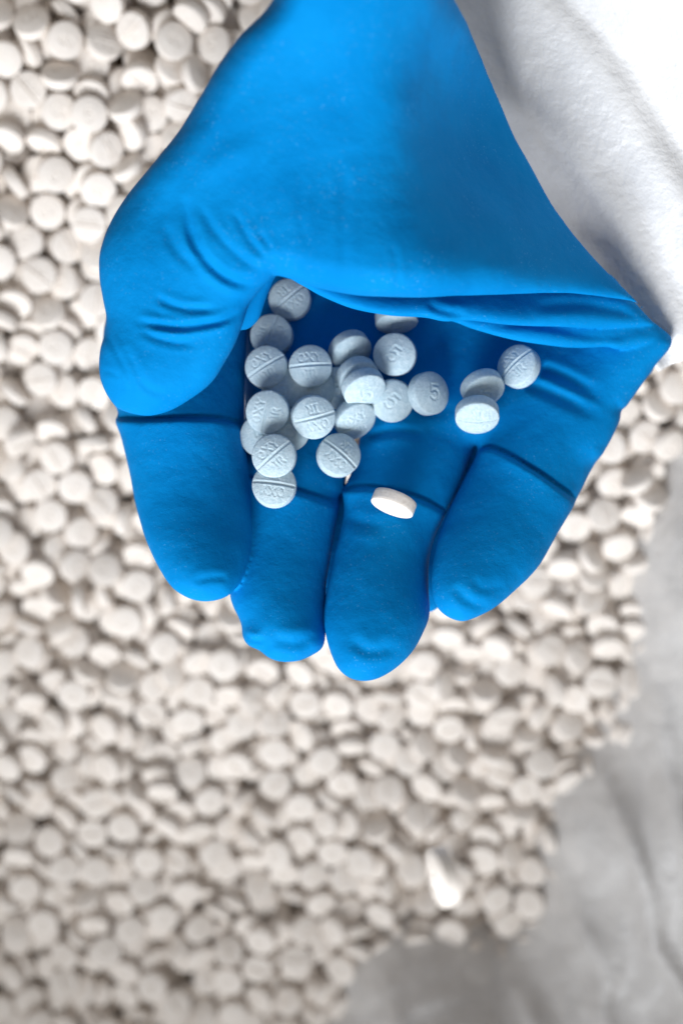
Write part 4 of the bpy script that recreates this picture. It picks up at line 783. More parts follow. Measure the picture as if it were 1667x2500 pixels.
-1584,-1915,-28,217,-4,793,-1479,-2670,-34,119,-147,771,-1729,708,-77,73,-38,355,-246,2154,-69,220,54,160,-1839,2061,-81,-25,-220,-1,-773,-2997,-10,220,-183,-910,-1630,1431,-72,-15,6,815,1450,240,15,-292,-18,-925,
-1379,692,-25,-522,675,-269,-1394,1577,-109,-19,-449,-854,-794,-2710,-45,-322,-99,-644,-1465,-240,-35,-117,-627,-760,-1899,-1677,-92,-98,-31,81,-2031,-173,-137,0,0,-608,-1818,2290,-72,-64,-2,78,-1863,1479,-77,-130,-15,695,
-1863,821,-56,-22,-171,-83,-1757,-421,-72,685,726,-57,-1962,-966,-71,0,0,513,-1892,-2343,-73,-26,39,-627,-1894,-698,-72,331,242,-218,-1795,58,-67,125,-3,-485,-1648,-2034,-63,227,4,421,-1287,-2515,-31,-210,-179,961,
-1749,-1739,-28,342,55,47,-1889,-2061,-73,-162,-6,-968,-1896,-1914,-44,158,-281,38,-2029,-3091,-118,-19,-161,115,-2071,-572,-91,179,-684,-179,-1163,-3075,-56,51,-307,-949,-872,2180,-101,180,-120,-750,-539,-2680,-13,-13,115,-674,
-1996,-1195,-66,182,-210,677,-2031,-2262,-54,-41,-373,-922,-1672,-827,-70,-47,-54,752,-1973,311,-53,-51,456,-887,-1838,232,-71,0,-1,-574,-1788,1043,-77,195,49,-68,-1697,-3013,-26,-964,33,9,-1851,175,-16,184,-50,135,
-1673,-2356,-77,99,-338,-125,-1785,1192,-130,0,0,752,-1902,922,-134,-76,173,361,-1387,1973,-107,-214,172,-196,-1708,-2930,-45,229,-190,699,-628,-2837,52,165,527,-804,-1321,2290,-129,-28,-24,810,-2029,-1501,-56,-118,31,-990,
-2064,-1295,-107,-363,577,-293,-853,2038,-100,-82,-235,297,-2029,-2708,-30,150,260,-947,-1279,-2675,-18,259,-264,902,-1557,-594,-40,113,-714,-611,-1190,-2951,-42,317,-128,-593,-1711,-39,-122,32,-965,-246,-1978,614,-11,-82,-14,-134,
-1921,1245,-112,23,-223,755,-898,-3028,2,277,138,-729,-816,2136,-142,-45,-215,231,-2009,-1623,-49,-465,172,279,-1833,642,-58,1,-231,406,-1489,1869,-72,0,-4,985,-1001,-2592,-98,-492,-254,-821,-1820,-111,-72,-19,22,997,
-1925,-3005,-92,-276,188,665,-740,-2861,8,818,-12,573,-1440,-3020,-58,-819,-510,-108,-2047,26,-72,596,-644,-338,-832,-2809,-72,1,-1,-581,-851,-2897,-29,29,336,-927,-934,-2716,-71,0,0,992,-2057,-883,-92,533,622,375,
-1407,1449,-73,64,-7,953,-1111,2113,-116,140,-124,-523,-1994,-2652,-56,296,-48,-228,-1683,-2185,-54,-263,225,-242,-1626,-965,-71,0,-1,-389,-109,2294,-44,279,172,-697,-2030,-1882,-69,1,-148,-913,-1675,847,-70,-79,-88,-620,
-258,-2511,-22,381,131,-118,-938,2293,-161,-229,-228,-483,-1899,-2783,-88,562,-585,309,-1527,-717,-78,83,54,86,-1488,-2506,-31,-86,43,-603,-1248,2089,-149,-571,440,681,-1438,895,-74,-67,7,-180,-1057,-2748,-92,412,-234,-736,
-199,-2618,-19,-281,214,-32,-1940,-1366,-58,-34,174,789,-1889,-1499,-64,127,-61,811,-1934,67,-77,-35,-120,-89,-1637,-348,-55,-42,-180,-563,-1533,301,-59,319,-449,597,-1951,442,-119,238,65,116,-1713,1611,-94,-105,255,114,
-1476,-2805,-70,-28,-7,-591,-1572,-2875,-57,382,181,-762,-1537,-508,-98,37,369,-771,-1147,-2667,-65,157,-105,947,-2030,-2541,-57,-31,-436,794,-1806,1787,-189,0,0,948,-1647,-2720,-51,246,-314,874,-1525,-1395,-78,544,-53,-830,
-1794,835,-116,-189,-21,-223,-1744,-1416,-106,-642,477,-250,-1379,1314,-79,68,22,-742,-1706,186,-68,72,272,-952,-1573,917,-106,-201,-230,473,-1809,-2710,-76,58,-68,-90,-1781,-1166,-103,-264,-189,-829,-1586,-2805,-130,-1,0,-981,
-1832,504,-77,-49,-159,968,1473,374,-17,49,233,83,-1293,-2616,-90,105,696,-628,-1616,-3095,-106,348,-3,313,-1846,-2894,-84,120,-66,777,-1813,-788,-62,-56,-101,-280,-771,-2445,-2,-184,39,-127,-1419,751,-112,-189,166,-774,
-1599,2290,-130,1,-3,-317,-899,-3013,-66,345,58,-485,-1888,-377,-83,2,5,-995,-1363,-3131,-95,705,-48,48,-33,-2510,-52,-520,-67,531,-1594,-218,-84,-53,24,595,-1493,397,-76,93,-106,-662,-1612,-3008,-110,-557,702,413,
-1519,-3104,-49,175,-409,827,-1875,1812,-95,71,201,-709,-1498,631,-78,-65,136,856,-1745,-2236,-81,-59,170,50,-1790,1554,-130,-1,0,-795,-1564,-2587,-87,-336,-220,-25,-2071,-1010,-150,539,-458,-539,-340,-2604,-84,241,-299,796,
-801,2291,-130,0,0,-996,-1888,1795,-36,210,-35,539,-1608,-443,-116,97,176,-830,-1477,-2971,-95,199,170,-525,-1905,-3091,-133,-27,-114,232,-1756,-285,-94,266,-192,-882,-1724,296,-111,-347,-194,-917,-2029,-1433,-113,183,151,-765,
-1921,1403,-34,133,955,112,-449,2218,-130,0,0,950,-1587,-635,-132,15,64,906,-1435,-2618,-92,73,123,186,-1039,-2998,-73,94,101,-681,-529,-2821,-48,247,34,823,-119,2207,-37,309,-115,68,-1439,2229,-189,0,0,531,
-1683,-1262,-75,-23,-28,255,-1361,-2727,-82,-111,120,-967,-1289,2291,-189,0,0,968,-1627,673,-130,2,2,-688,-327,2283,-130,-1,-1,-204,-566,2291,-130,0,0,782,-1861,-2537,-76,51,4,-796,-1768,426,-140,-189,18,-172,
-1611,-2478,-58,-253,56,-471,-1770,-1992,-96,97,33,-973,-1683,1513,-90,-597,400,631,-1687,-1539,-135,176,-72,54,-1569,1583,-130,0,0,1000,-1978,342,-114,364,320,-430,-1834,704,-130,-1,0,-952,-1813,1925,-189,0,0,-818,
-333,2142,-130,0,0,575,-1974,-2517,-130,38,-11,-713,-1873,2017,-162,32,-318,-917,-1499,1650,-98,182,328,879,-1407,2110,-130,0,0,-816,-1952,1124,-72,-142,41,839,-1630,-1655,-122,145,33,289,1427,280,-50,-255,143,-647,
-2033,-1714,-92,301,22,-951,-2029,280,5,349,-182,172,-1673,-2914,-131,-66,-60,-548,-1951,576,-78,-178,64,-823,-1851,-1050,-78,55,-4,-689,-1537,-858,-90,100,129,-357,-1836,1321,-134,-43,-94,698,-1953,-823,-109,35,163,-113,
-1894,1674,-63,-313,-528,-228,-1807,1117,-189,0,0,-30,-1952,715,-72,0,1,864,-570,1974,-130,0,0,919,-1786,-2116,-136,-15,130,765,-1569,-774,-135,122,105,811,-1888,-2205,-72,8,5,380,-1610,1824,-148,-90,581,809,
-1943,211,-126,15,-51,-907,-1576,-2124,-120,-82,105,882,-1627,-1132,-71,1,0,893,-1600,1052,-130,1,0,209,-431,-2766,-38,86,-549,463,-191,2191,-130,-130,-126,966,-1802,2289,-131,-29,-57,-840,-991,2035,-130,0,-1,852,
-1753,-1601,-93,126,113,-301,-1202,2217,-134,65,-58,-620,-341,-2537,-104,118,342,-807,-1775,-920,-89,0,111,96,-1592,735,-75,171,99,978,-344,-2708,-46,31,187,903,-1769,-3104,-106,12,455,-878,-1003,2190,-74,100,-68,-858,
-1469,992,-131,5,29,-989,-1729,-1052,-94,408,-265,-753,-806,2263,-189,0,0,708,-1647,1185,-131,-17,-24,999,-1932,1074,-130,-1,0,939,-476,-2577,-72,-108,31,-700,-2029,-2129,-78,-127,5,760,-1427,1733,-75,-40,71,-997,
-1800,2235,-189,0,0,688,-2029,-837,-175,77,-172,340,-1696,1315,-140,-66,8,-353,-2030,-2308,-91,-42,373,920,-1363,-2892,-82,52,-99,113,-995,-3103,-63,-456,269,663,-1658,2059,-131,27,-7,-693,-1761,1420,-115,-232,224,449,
-1542,-3085,-189,0,0,-195,-1769,-2812,-130,7,7,-579,-1772,-2422,-129,-122,-37,-941,-1207,-2824,-92,199,-149,-969,-1234,-2950,-130,0,0,993,-2029,-2864,-124,113,-300,-940,-845,2002,-165,94,-262,-514,-1908,-212,-108,-130,368,263,
-645,-2887,-38,-45,286,455,-1694,-1782,-100,89,-437,-797,-1106,2091,-189,0,0,462,-1901,1876,-131,-27,190,-928,-1049,-2609,-135,-548,79,-586,-1448,87,-130,1,0,-336,-1135,2226,-189,0,0,593,-2030,-685,-165,262,109,-938,
-1532,2169,-141,-41,-12,886,-1611,-1910,-81,208,62,582,-1460,1469,-130,0,-1,716,-1648,-2488,-108,57,254,851,-1774,-1951,-189,0,0,-507,-1825,-48,-152,427,-111,728,-695,-2813,-108,94,253,848,-1764,-471,-130,0,0,-371,
-964,-2851,-71,-1,-1,-58,1514,433,31,79,223,280,-1927,-1670,-189,0,0,942,-2029,-1199,-150,158,318,-922,-870,-2532,-149,-671,222,-704,-1922,-1934,-130,0,0,-693,-1669,-1888,-134,94,66,-688,-1584,-77,-91,-680,-192,694,
-1226,-2731,-148,414,-432,456,-1469,1053,-189,0,0,-195,-2031,-2939,-159,-138,-318,-298,-1671,2201,-172,-201,72,-884,-1948,-1566,-161,-299,-131,-343,-1854,-365,-150,100,-196,-97,-1675,-2027,-139,31,-111,323,-1502,-15,-157,-326,-177,-425,
-1777,-3011,-135,82,-32,895,-1778,83,-127,43,2,-690,-2031,-2751,-116,-15,-186,-979,-1583,-1605,-189,0,0,542,-2048,122,-150,-351,354,-702,-1794,1048,-138,105,171,-732,-1749,1654,-189,0,0,-427,-1664,12,-189,0,0,754,
-1511,1159,-131,12,-8,-607,-999,-2999,-135,138,2,52,-1926,-1795,-110,4,305,697,-1596,1434,-130,-6,-15,-646,-1162,-2637,-130,0,0,-310,-1507,-1201,-72,17,4,-808,-1817,-2682,-134,64,-63,-158,-1668,-2354,-151,70,-345,-47,
-1532,-290,-140,-45,144,234,-967,-2723,-130,0,0,309,-544,-2700,-75,25,113,-400,-1892,2191,-96,399,-389,576,-670,-2651,-47,272,-13,10,-1648,392,-189,0,0,688,-1436,1521,-189,0,0,-225,-2030,960,-174,195,43,-912,
-1834,-1482,-130,-41,-56,523,-1680,-2704,-136,16,-87,594,-1658,807,-130,0,2,-797,-602,2108,-130,0,-1,640,-1774,-2281,-127,-182,-9,-895,-1622,365,-117,-25,-199,943,-160,-2529,-119,-64,308,766,-1622,-977,-189,0,0,82,
-1454,1800,-189,0,0,353,-2030,-2181,-144,24,-191,217,-1976,-300,-130,1,0,431,-1892,-2877,-139,135,26,725,-1893,-493,-189,0,0,864,-1522,-525,-189,0,0,724,-1488,334,-142,-129,-140,898,-1544,461,-145,-18,-2,450,
-672,2229,-189,0,0,961,-1616,1926,-138,-133,136,-930,-1460,2290,-133,-42,79,968,-1675,-534,-91,46,228,-817,-1280,-2629,-189,0,0,-987,-1701,-2566,-138,-67,31,-159,-1620,1712,-130,0,1,-944,-1544,-2673,-130,-10,14,997,
-1008,2173,-136,-58,-106,413,-1785,927,-101,-355,-99,-484,-1079,2301,-151,-229,412,544,-773,-2577,-82,-3,20,975,-1220,-3090,-150,-866,-36,494,-2023,410,-189,0,0,-188,-1611,-2476,-189,0,0,257,-1636,237,-189,0,0,113,
-850,-2900,-148,-180,-562,-797,-2030,-529,-189,0,0,-625,-1699,-719,-130,-1,1,518,-1702,538,-162,235,-210,-422,-1515,-1037,-130,1,0,827,-851,-2977,-153,724,534,-238,-233,-2638,-117,-512,96,637,-1698,-2623,-73,-35,39,51,
-1507,-2919,-147,-88,-178,952,-1873,2107,-35,116,-199,-665,-1610,2077,-189,0,0,-686,-1807,-622,-130,0,0,805,-1804,219,-130,0,0,901,-1677,165,-144,157,-111,48,-1347,1999,-189,0,0,-522,-468,2072,-131,43,-6,-996,
-1925,-1300,-130,0,0,1000,-1817,-1300,-73,17,-3,-579,-1921,1199,-189,0,0,896,-1778,-740,-189,0,0,-130,-1634,-2959,-189,0,0,577,-1602,576,-189,0,0,782,-582,2121,-189,0,0,1000,-544,2283,-189,0,0,539,
-416,2058,-189,0,0,-977,-1680,-3090,-189,0,0,1000,-1523,2031,-134,20,27,-991,-1128,-3093,-110,-52,-307,-884,-328,1995,-157,354,-131,685,-1989,-438,-132,40,-37,991,-1609,57,-122,160,31,479,-1936,-2491,-189,0,0,-886,
-1794,-600,-189,0,0,872,-1453,2091,-189,0,0,-599,-2031,-3091,-189,0,0,521,-2031,-2701,-189,0,0,962,-1847,-3091,-189,0,0,-912,-1374,1141,-130,-34,-28,-14,-703,-2659,-130,-26,-17,-493,-1917,1611,-141,-336,-27,-671,
-616,-2567,-80,84,-16,-313,-1365,1014,-81,23,70,-632,-1929,-1441,-148,21,-662,-318,-1996,-1115,-189,0,0,88,-1747,2084,-189,0,0,502,-1627,-828,-189,0,0,951,-1895,-2353,-131,42,21,845,-1809,-1722,-133,53,-93,-615,
-1641,-980,-130,0,-1,187,-1674,-168,-164,-228,-186,951,-1328,2148,-189,0,0,-28,-740,-2945,-78,93,-276,-751,-1957,-73,-115,123,190,972,-1817,-791,-123,9,-115,-757,-1641,-1396,-119,-138,39,915,-1939,-2988,-189,-1,0,28,
-1930,-626,-189,0,0,-914,-1939,-125,-189,0,0,75,-1446,538,-189,0,1,-230,-1105,-2494,-189,0,0,824,-929,-2658,-189,0,0,-489,-973,2051,-189,0,0,835,-938,2185,-189,0,0,994,-2015,557,-130,0,0,-325,
-1878,-2058,-189,0,0,762,-1805,-1862,-131,33,2,-291,-1845,-881,-165,-187,216,936,-1049,-2730,-189,0,0,-206,-516,-2611,-130,1,-2,102,-1435,1767,-129,80,-15,647,1453,427,-110,48,642,-268,-1914,-763,-189,0,0,659,
-1805,-2187,-189,0,0,-993,-1781,354,-189,0,0,-620,-1623,-429,-174,110,-168,850,-1430,760,-189,0,0,930,-287,2108,-189,0,0,919,-1972,-959,-130,0,0,36,-2031,-23,-165,178,217,828,-1708,-860,-145,140,-127,-407,
-1677,981,-172,2,213,938,-1336,-2856,-132,20,-110,406,-1363,-2711,-166,263,78,-844,-983,-2859,-130,-1,0,453,-841,-2666,-130,-1,0,-199,-423,-2713,-120,158,-16,-691,-1961,-1099,-119,-245,-5,-627,-1745,1244,-73,9,44,846,
-1493,556,-113,-228,148,388,-1346,-3031,-130,2,3,919,-2056,441,-90,543,-433,-355,-1946,-1807,-189,0,0,-212,-1840,736,-189,0,0,-995,-1791,1387,-189,0,0,820,-1582,-103,-189,0,0,-932,-1338,1109,-189,0,0,-998,
-1097,-2860,-189,0,0,68,-737,2107,-189,0,0,561,-297,2246,-189,0,0,-1,-2033,-1704,-163,12,-303,90,-1838,-2545,-134,49,14,-893,-1762,1894,-133,98,-88,986,-1492,-1709,-189,0,0,-948,-1541,205,-138,-69,21,-688,
-1943,-2071,-130,0,0,486,-1438,-134,-73,39,68,638,-2036,-1995,-113,-18,-367,-197,-1443,-3090,-158,290,212,782,-1929,1391,-189,0,0,718,-1627,-2803,-189,0,0,259,-1616,-2130,-189,0,0,741,-1622,-295,-189,0,0,-646,
-734,1969,-189,0,0,790,-386,-2665,-178,-141,5,798,-2030,-2390,-144,63,-180,-86,-1892,-2207,-130,-2,10,-729,-1824,-1365,-189,0,0,-469,-1500,667,-166,-60,-272,892,-1514,839,-143,178,41,-967,-1479,1899,-130,3,3,-834,
-1340,-2528,-134,-3,-74,651,-1344,631,-189,150,-989,0,-1950,-2640,-112,277,77,-493,-1815,568,-130,2,-4,889,-1490,1225,-79,28,177,973,-2006,843,-87,100,-35,-994,-1945,-981,-189,0,0,129,-2031,-391,-189,0,0,-760,
-1920,859,-189,0,0,809,-1928,1048,-189,0,0,971,-1956,1764,-189,0,0,-358,-1786,-2478,-189,0,0,530,-1795,-1814,-189,0,0,-1,-1792,-1499,-189,0,0,907,-1760,-1242,-189,0,0,97,-1772,-311,-189,0,0,-982,
-1778,890,-189,0,0,-557,-1805,1525,-189,0,0,-979,-1588,1384,-189,0,0,91,-1483,1936,-189,0,0,999,-1289,-2826,-189,0,0,-654,-518,-2716,-189,0,0,982,-232,-2525,-189,0,0,-998,-2029,-1845,-146,-71,-174,604,
-1889,-1201,-150,-528,-460,-476,-1791,-154,-130,-1,0,-642,-1687,-1697,-189,0,0,152,-1642,-1119,-130,0,0,-308,-1663,-558,-175,67,178,-727,-1533,-1350,-168,125,221,-960,-1493,-156,-131,24,-1,-659,-1452,1662,-189,0,0,-924,
-1361,1837,-150,-128,695,236,-209,1994,-139,244,148,57,-1787,-1281,-130,14,10,-984,-1417,222,-115,118,161,136,-1157,-2835,-133,-165,-185,96,-618,-2765,-102,248,323,891,-1934,-2801,-189,0,0,999,-1914,-2627,-189,0,0,584,
-1953,-2352,-189,0,0,-266,-1943,-2181,-189,0,0,530,-1957,-1945,-189,0,0,977,-1951,-1311,-189,0,0,9,-1955,-276,-189,0,0,948,-1898,10,-189,0,0,-500,-1967,232,-189,0,0,588,-2003,550,-189,0,0,992,
-1969,685,-189,0,0,953,-1943,1528,-189,0,0,831,-1950,1908,-189,0,0,567,-1940,2135,-189,0,0,-888,-1971,2270,-189,0,0,-864,-1767,-2919,-189,0,0,897,-1781,-2782,-189,0,0,989,-1775,-2626,-189,0,0,509,
-1799,-2325,-189,0,0,423,-1800,-1615,-165,204,-191,611,-1801,-1111,-189,0,0,996,-1776,-974,-189,0,0,506,-1760,-450,-189,0,0,-925,-1811,-179,-189,0,0,-681,-1782,85,-189,3,0,-101,-1812,220,-189,0,0,-829,
-1826,598,-189,0,0,-678,-1773,1250,-189,0,0,-338,-1629,-2644,-189,0,0,-373,-1578,-2341,-189,0,0,-302,-1599,-1986,-189,0,0,-652,-1645,-1830,-189,0,0,-956,-1654,-1486,-189,0,0,-999,-1577,-1224,-189,0,0,414,
-1657,-1111,-189,0,0,885,-1617,-690,-189,0,1,-878,-1561,106,-189,0,0,-987,-1630,712,-189,0,0,964,-1645,849,-189,0,0,-166,-1605,1101,-189,0,0,-1000,-1614,1240,-189,0,0,830,-1568,1589,-189,0,0,521,
-1630,1723,-189,0,0,-941,-1679,1956,-189,0,0,813,-1563,2290,-189,0,0,-806,-1390,-2963,-189,0,0,207,-1467,-2835,-189,0,0,-846,-1502,-2698,-189,0,0,-677,-1479,-2090,-189,0,0,-195,-1444,-1957,-189,0,0,-619,
-1423,-1432,-189,0,0,-971,-1412,-1295,-189,0,0,-74,-1496,-1033,-189,0,0,-229,-1467,-393,-189,0,0,992,-1396,-242,-189,0,0,-810,-1445,-110,-189,0,0,-767,-1423,95,-189,0,0,972,-1417,234,-189,0,0,-441,
-1424,386,-189,2,5,-950,-1451,897,-189,0,0,877,-1461,1191,-189,0,0,355,-1450,1383,-189,0,0,-537,-1246,-2958,-189,0,0,270,-1286,-2485,-189,0,0,790,-1292,-2263,-189,0,0,-963,-1282,-1967,-189,0,0,817,
-1239,-1469,-189,0,0,657,-1278,-1330,-189,0,0,-100,-1285,-903,-189,1,0,938,-1245,-477,-189,0,0,-55,-1230,-264,-189,0,0,997,-1265,-81,-189,0,0,-912,-1290,56,-189,0,0,-132,-1298,331,-189,0,0,-302,
-1229,532,-189,0,0,-983,-1328,1247,-189,0,0,543,-1275,1565,-189,0,0,-926,-1272,1881,-189,0,0,952,-1104,-2997,-189,0,0,66,-1141,-2627,-189,0,0,756,-1096,-2280,-189,0,0,-74,-1147,-1938,-189,0,0,-892,
-1114,-1804,-189,0,0,-163,-1135,-1626,-189,0,0,886,-1103,-1492,-189,0,0,-460,-1098,-1320,-189,0,0,-660,-1115,-154,-189,0,0,-461,-1107,1725,-189,0,0,756,-979,-2931,-189,0,0,128,-929,-2799,-189,0,0,-922,
-942,-2274,-189,0,0,-321,-954,-2136,-189,0,-1,-700,-978,-1776,-189,0,0,-921,-951,-1305,-189,0,0,976,-938,-1144,-189,0,0,956,-944,-419,-189,0,0,-186,-894,-288,-189,0,0,208,-997,212,-189,0,0,908,
-942,578,-189,0,0,-524,-932,915,-189,0,0,477,-872,1079,-189,0,0,254,-925,1207,-189,0,0,-726,-918,1602,-189,0,0,-346,-791,-2798,-189,0,0,17,-792,-2657,-189,0,0,-205,-749,-2083,-189,0,0,784,
-761,-1816,-189,0,0,947,-802,-1118,-189,0,0,-833,-714,-732,-189,0,0,927,-782,-610,-189,0,0,-11,-733,-262,-189,0,0,997,-775,-70,-189,0,0,-857,-793,86,-189,0,0,-700,-810,224,-189,0,0,639,
-786,360,-189,0,0,-191,-746,567,-189,0,0,240,-770,704,-189,0,0,-575,-799,949,-189,0,0,605,-734,1072,-189,0,0,-96,-788,1230,-189,0,0,-389,-788,1557,-189,0,0,-346,-697,-2894,-159,-256,249,893,
-660,-2750,-189,0,0,990,-634,-2599,-189,0,0,1000,-606,-2464,-189,0,0,889,-605,-2313,-189,0,0,993,-630,-1584,-189,0,0,1000,-593,-1442,-189,0,0,-736,-594,-950,-189,0,0,-955,-600,-648,-189,0,0,343,
-644,-378,-189,0,0,-659,-591,-251,-189,0,0,-929,-647,-125,-189,0,0,-955,-546,86,-189,0,0,997,-551,222,-160,-302,-159,898,-579,367,-171,-197,-110,937,-610,540,-189,0,0,893,-580,715,-189,0,0,999,
-560,852,-189,0,0,127,-597,1087,-189,0,0,568,-608,1224,-189,0,0,284,-580,1369,-189,0,0,-630,-630,1623,-189,0,0,-8,-657,1758,-189,0,0,-314,-558,1963,-189,0,0,253,-498,-2579,-189,0,-1,144,
-471,-2432,-189,0,0,851,-459,-2294,-189,0,0,320,-432,-2159,-189,0,0,567,-394,-2014,-189,0,0,-738,-396,-1847,-189,0,0,559,-434,-1661,-189,0,0,479,-475,-1234,-189,6,0,46,-468,-1083,-189,0,0,910,
-456,-945,-189,0,-1,782,-447,-783,-189,0,0,-166,-395,-475,-189,0,0,458,-451,-267,-189,0,0,735,-427,-101,-189,0,0,-287,-417,37,-189,0,0,764,-450,240,-189,0,0,-138,-453,390,-189,0,0,-680,
-391,575,-189,0,0,-945,-421,736,-189,0,0,977,-425,883,-189,0,0,103,-459,1109,-189,0,0,-869,-473,1247,-189,0,0,-476,-442,1382,-189,0,0,850,-436,1605,-189,0,0,989,-397,1770,-189,0,0,981,
-430,1905,-189,0,0,456,-437,2194,-189,0,0,-591,-370,-2527,-189,0,0,-817,-323,-2270,-189,0,0,-902,-296,-2135,-189,0,0,-828,-300,-1748,-189,0,0,-492,-276,-1607,-189,0,0,-460,-273,-1468,-189,0,0,-755,
-280,-952,-189,0,0,745,-309,-790,-189,0,0,-296,-268,-658,-189,0,0,386,-258,-451,-175,105,-156,678,-254,-314,-189,0,0,-934,-257,-82,-189,0,0,-570,-243,63,-189,0,0,-6,-262,200,-189,0,0,-681,
-213,380,-189,0,0,986,-255,550,-189,0,0,-947,-250,688,-189,0,0,793,-231,931,-189,0,0,256,-234,1069,-189,0,0,959,-242,1244,-189,0,0,366,-301,1378,-189,0,0,776,-281,1521,-189,0,0,998,
-263,1740,-189,0,0,-614,-268,1878,-189,1,0,-989,-151,-2412,-189,0,0,-950,-184,-2277,-189,0,0,-198,-157,-2142,-189,0,0,-505,-111,-1278,-189,0,0,825,-118,-1136,-189,0,0,759,-79,-744,-189,0,0,-968,
-114,-610,-189,0,0,-408,-105,-473,-189,0,0,668,-117,-335,-189,0,0,-979,-121,-157,-189,0,0,517,-105,73,-189,0,0,436,-101,226,-189,0,0,748,-82,428,-189,0,0,91,-117,562,-189,1,0,-812,
-121,783,-189,0,0,75,-93,919,-189,0,0,-946,-89,1080,-189,0,0,-681,-106,1223,-189,0,0,990,-137,1361,-189,0,0,1000,-136,1627,-189,0,0,-754,-127,1766,-189,0,0,-18,-114,1903,-189,0,0,-284,
-150,2090,-189,0,0,605,-95,2244,-189,0,0,-879,-37,-2330,-189,0,0,-996,-29,-2193,-189,0,0,921,-50,-2055,-189,999,50,0,60,-1771,-189,0,0,999,72,-1470,-189,0,0,-767,104,-903,-189,0,0,428,
56,-773,-189,0,0,-995,24,-617,-189,0,0,465,44,-480,-189,0,0,198,62,-343,-189,0,0,789,37,-129,-189,0,0,467,32,84,-189,0,0,948,37,222,-189,0,0,997,57,395,-189,0,0,-721,
82,573,-189,-1,0,651,72,711,-189,0,0,21,66,895,-189,0,0,-976,90,1032,-189,0,0,547,109,1238,-189,0,0,-211,82,1424,-189,0,0,-667,85,1566,-189,0,0,-787,122,1781,-189,0,0,139,
25,1910,-189,0,0,-288,80,2130,-148,238,509,34,49,2250,-189,0,0,-644,265,-1903,-189,0,0,646,269,-1743,-189,0,0,-956,246,-1338,-189,0,0,-733,190,-741,-189,0,0,989,219,-606,-189,0,0,948,
250,-471,-189,0,0,-965,201,-343,-189,0,0,999,179,-67,-189,0,0,-404,241,58,-189,0,0,240,242,195,-189,0,0,654,213,437,-189,0,0,-923,219,577,-189,0,0,854,221,714,-189,0,0,-759,
248,910,-189,0,0,-925,226,1047,-189,0,0,-347,247,1236,-189,0,0,994,202,1398,-150,523,-476,682,220,1595,-189,0,0,-897,251,1729,-189,0,0,947,240,1895,-189,0,0,-599,272,2030,-189,0,0,942,
181,2290,-189,0,0,-953,403,-1917,-170,-198,128,531,402,-1778,-189,0,0,138,362,-1585,-189,0,0,892,401,-1441,-189,0,0,935,411,-1302,-189,0,0,945,363,-1093,-189,0,0,140,386,-817,-189,0,0,-643,
388,-634,-189,0,1,-941,392,-496,-189,0,0,953,465,-216,-189,0,0,-360,445,-79,-189,0,0,332,427,53,-147,-776,3,583,371,150,-189,0,0,-756,412,452,-189,0,0,-442,455,586,-189,0,0,986,
391,724,-189,0,0,998,378,861,-189,0,0,872,371,1003,-189,0,0,637,374,1181,-189,0,0,496,441,1454,-189,0,0,-405,411,1593,-189,0,0,-917,410,1741,-189,0,0,718,393,1883,-189,0,0,16,
406,2063,-189,0,0,-403,413,2290,-189,0,0,986,570,-1953,-156,86,337,-571,529,-1861,-189,0,0,-514,548,-1291,-189,0,0,882,603,-1160,-189,0,0,-46,584,-947,-189,0,0,337,632,-817,-189,0,0,31,
523,-602,-189,0,0,-944,526,-464,-189,0,0,-940,586,-254,-147,-312,512,797,602,-136,-189,0,0,948,568,38,-189,0,0,368,617,176,-189,0,0,-1000,579,408,-189,0,0,437,589,546,-189,0,0,-400,
576,684,-189,0,0,-860,607,941,-189,0,-1,-856,556,1042,-164,-223,192,928,545,1179,-189,0,0,280,579,1440,-189,0,0,-176,548,1575,-189,0,0,127,546,1715,-189,1,0,-273,529,1860,-189,0,0,-575,
541,1998,-189,0,0,934,541,2238,-189,0,0,-342,682,-1874,-189,0,0,491,667,-1736,-189,0,0,775,625,-1604,-189,0,0,339,684,-1272,-189,0,0,573,731,-1109,-189,0,0,-964,725,-940,-189,0,0,-14,
746,-740,-189,0,0,414,716,-257,-189,0,0,42,739,-121,-189,0,0,-997,713,47,-189,0,0,378,755,187,-189,0,0,-760,716,422,-189,0,0,-821,743,557,-189,0,0,-318,735,755,-189,0,0,-123,
738,893,-189,0,0,-1000,713,1029,-189,0,0,647,737,1253,-189,0,1,299,730,1442,-162,279,150,-270,666,1647,-189,0,0,-708,745,1761,-189,0,0,998,735,1898,-189,0,0,977,729,2036,-189,0,0,521,
736,2291,-189,0,0,514,840,-1739,-185,-13,-52,-347,757,-1564,-189,0,0,-996,821,-1286,-189,0,0,-283,865,-1141,-189,0,0,870,852,-996,-189,1,0,516,898,-418,-189,0,0,-493,854,-258,-189,0,0,973,
869,-74,-189,0,0,-844,850,63,-189,0,0,-905,893,195,-189,0,0,853,923,420,-189,0,0,518,936,561,-189,0,0,-998,925,757,-189,0,0,-706,941,895,-189,0,0,-419,916,1090,-189,0,0,-919,
872,1227,-189,0,1,-600,910,1360,-189,0,0,-961,904,1498,-189,0,0,-935,883,1759,-189,0,0,-506,893,1906,-189,0,0,483,865,2062,-189,0,0,994,873,2291,-189,0,0,224,895,-1539,-172,-205,-54,854,
911,-1395,-179,61,-115,-400,993,-1089,-189,0,0,914,967,-922,-189,0,0,-767,1021,-795,-189,0,0,995,1035,-668,-148,-191,-717,466,987,-523,-189,0,0,-986,984,-304,-189,0,0,81,998,-124,-189,0,0,-993,
1038,166,-189,0,0,484,1084,412,-189,0,0,925,1073,550,-189,0,0,849,1042,685,-189,0,0,-461,1078,885,-189,0,0,-409,1073,1054,-189,0,0,615,1069,1251,-189,0,0,703,1073,1395,-189,0,0,601,
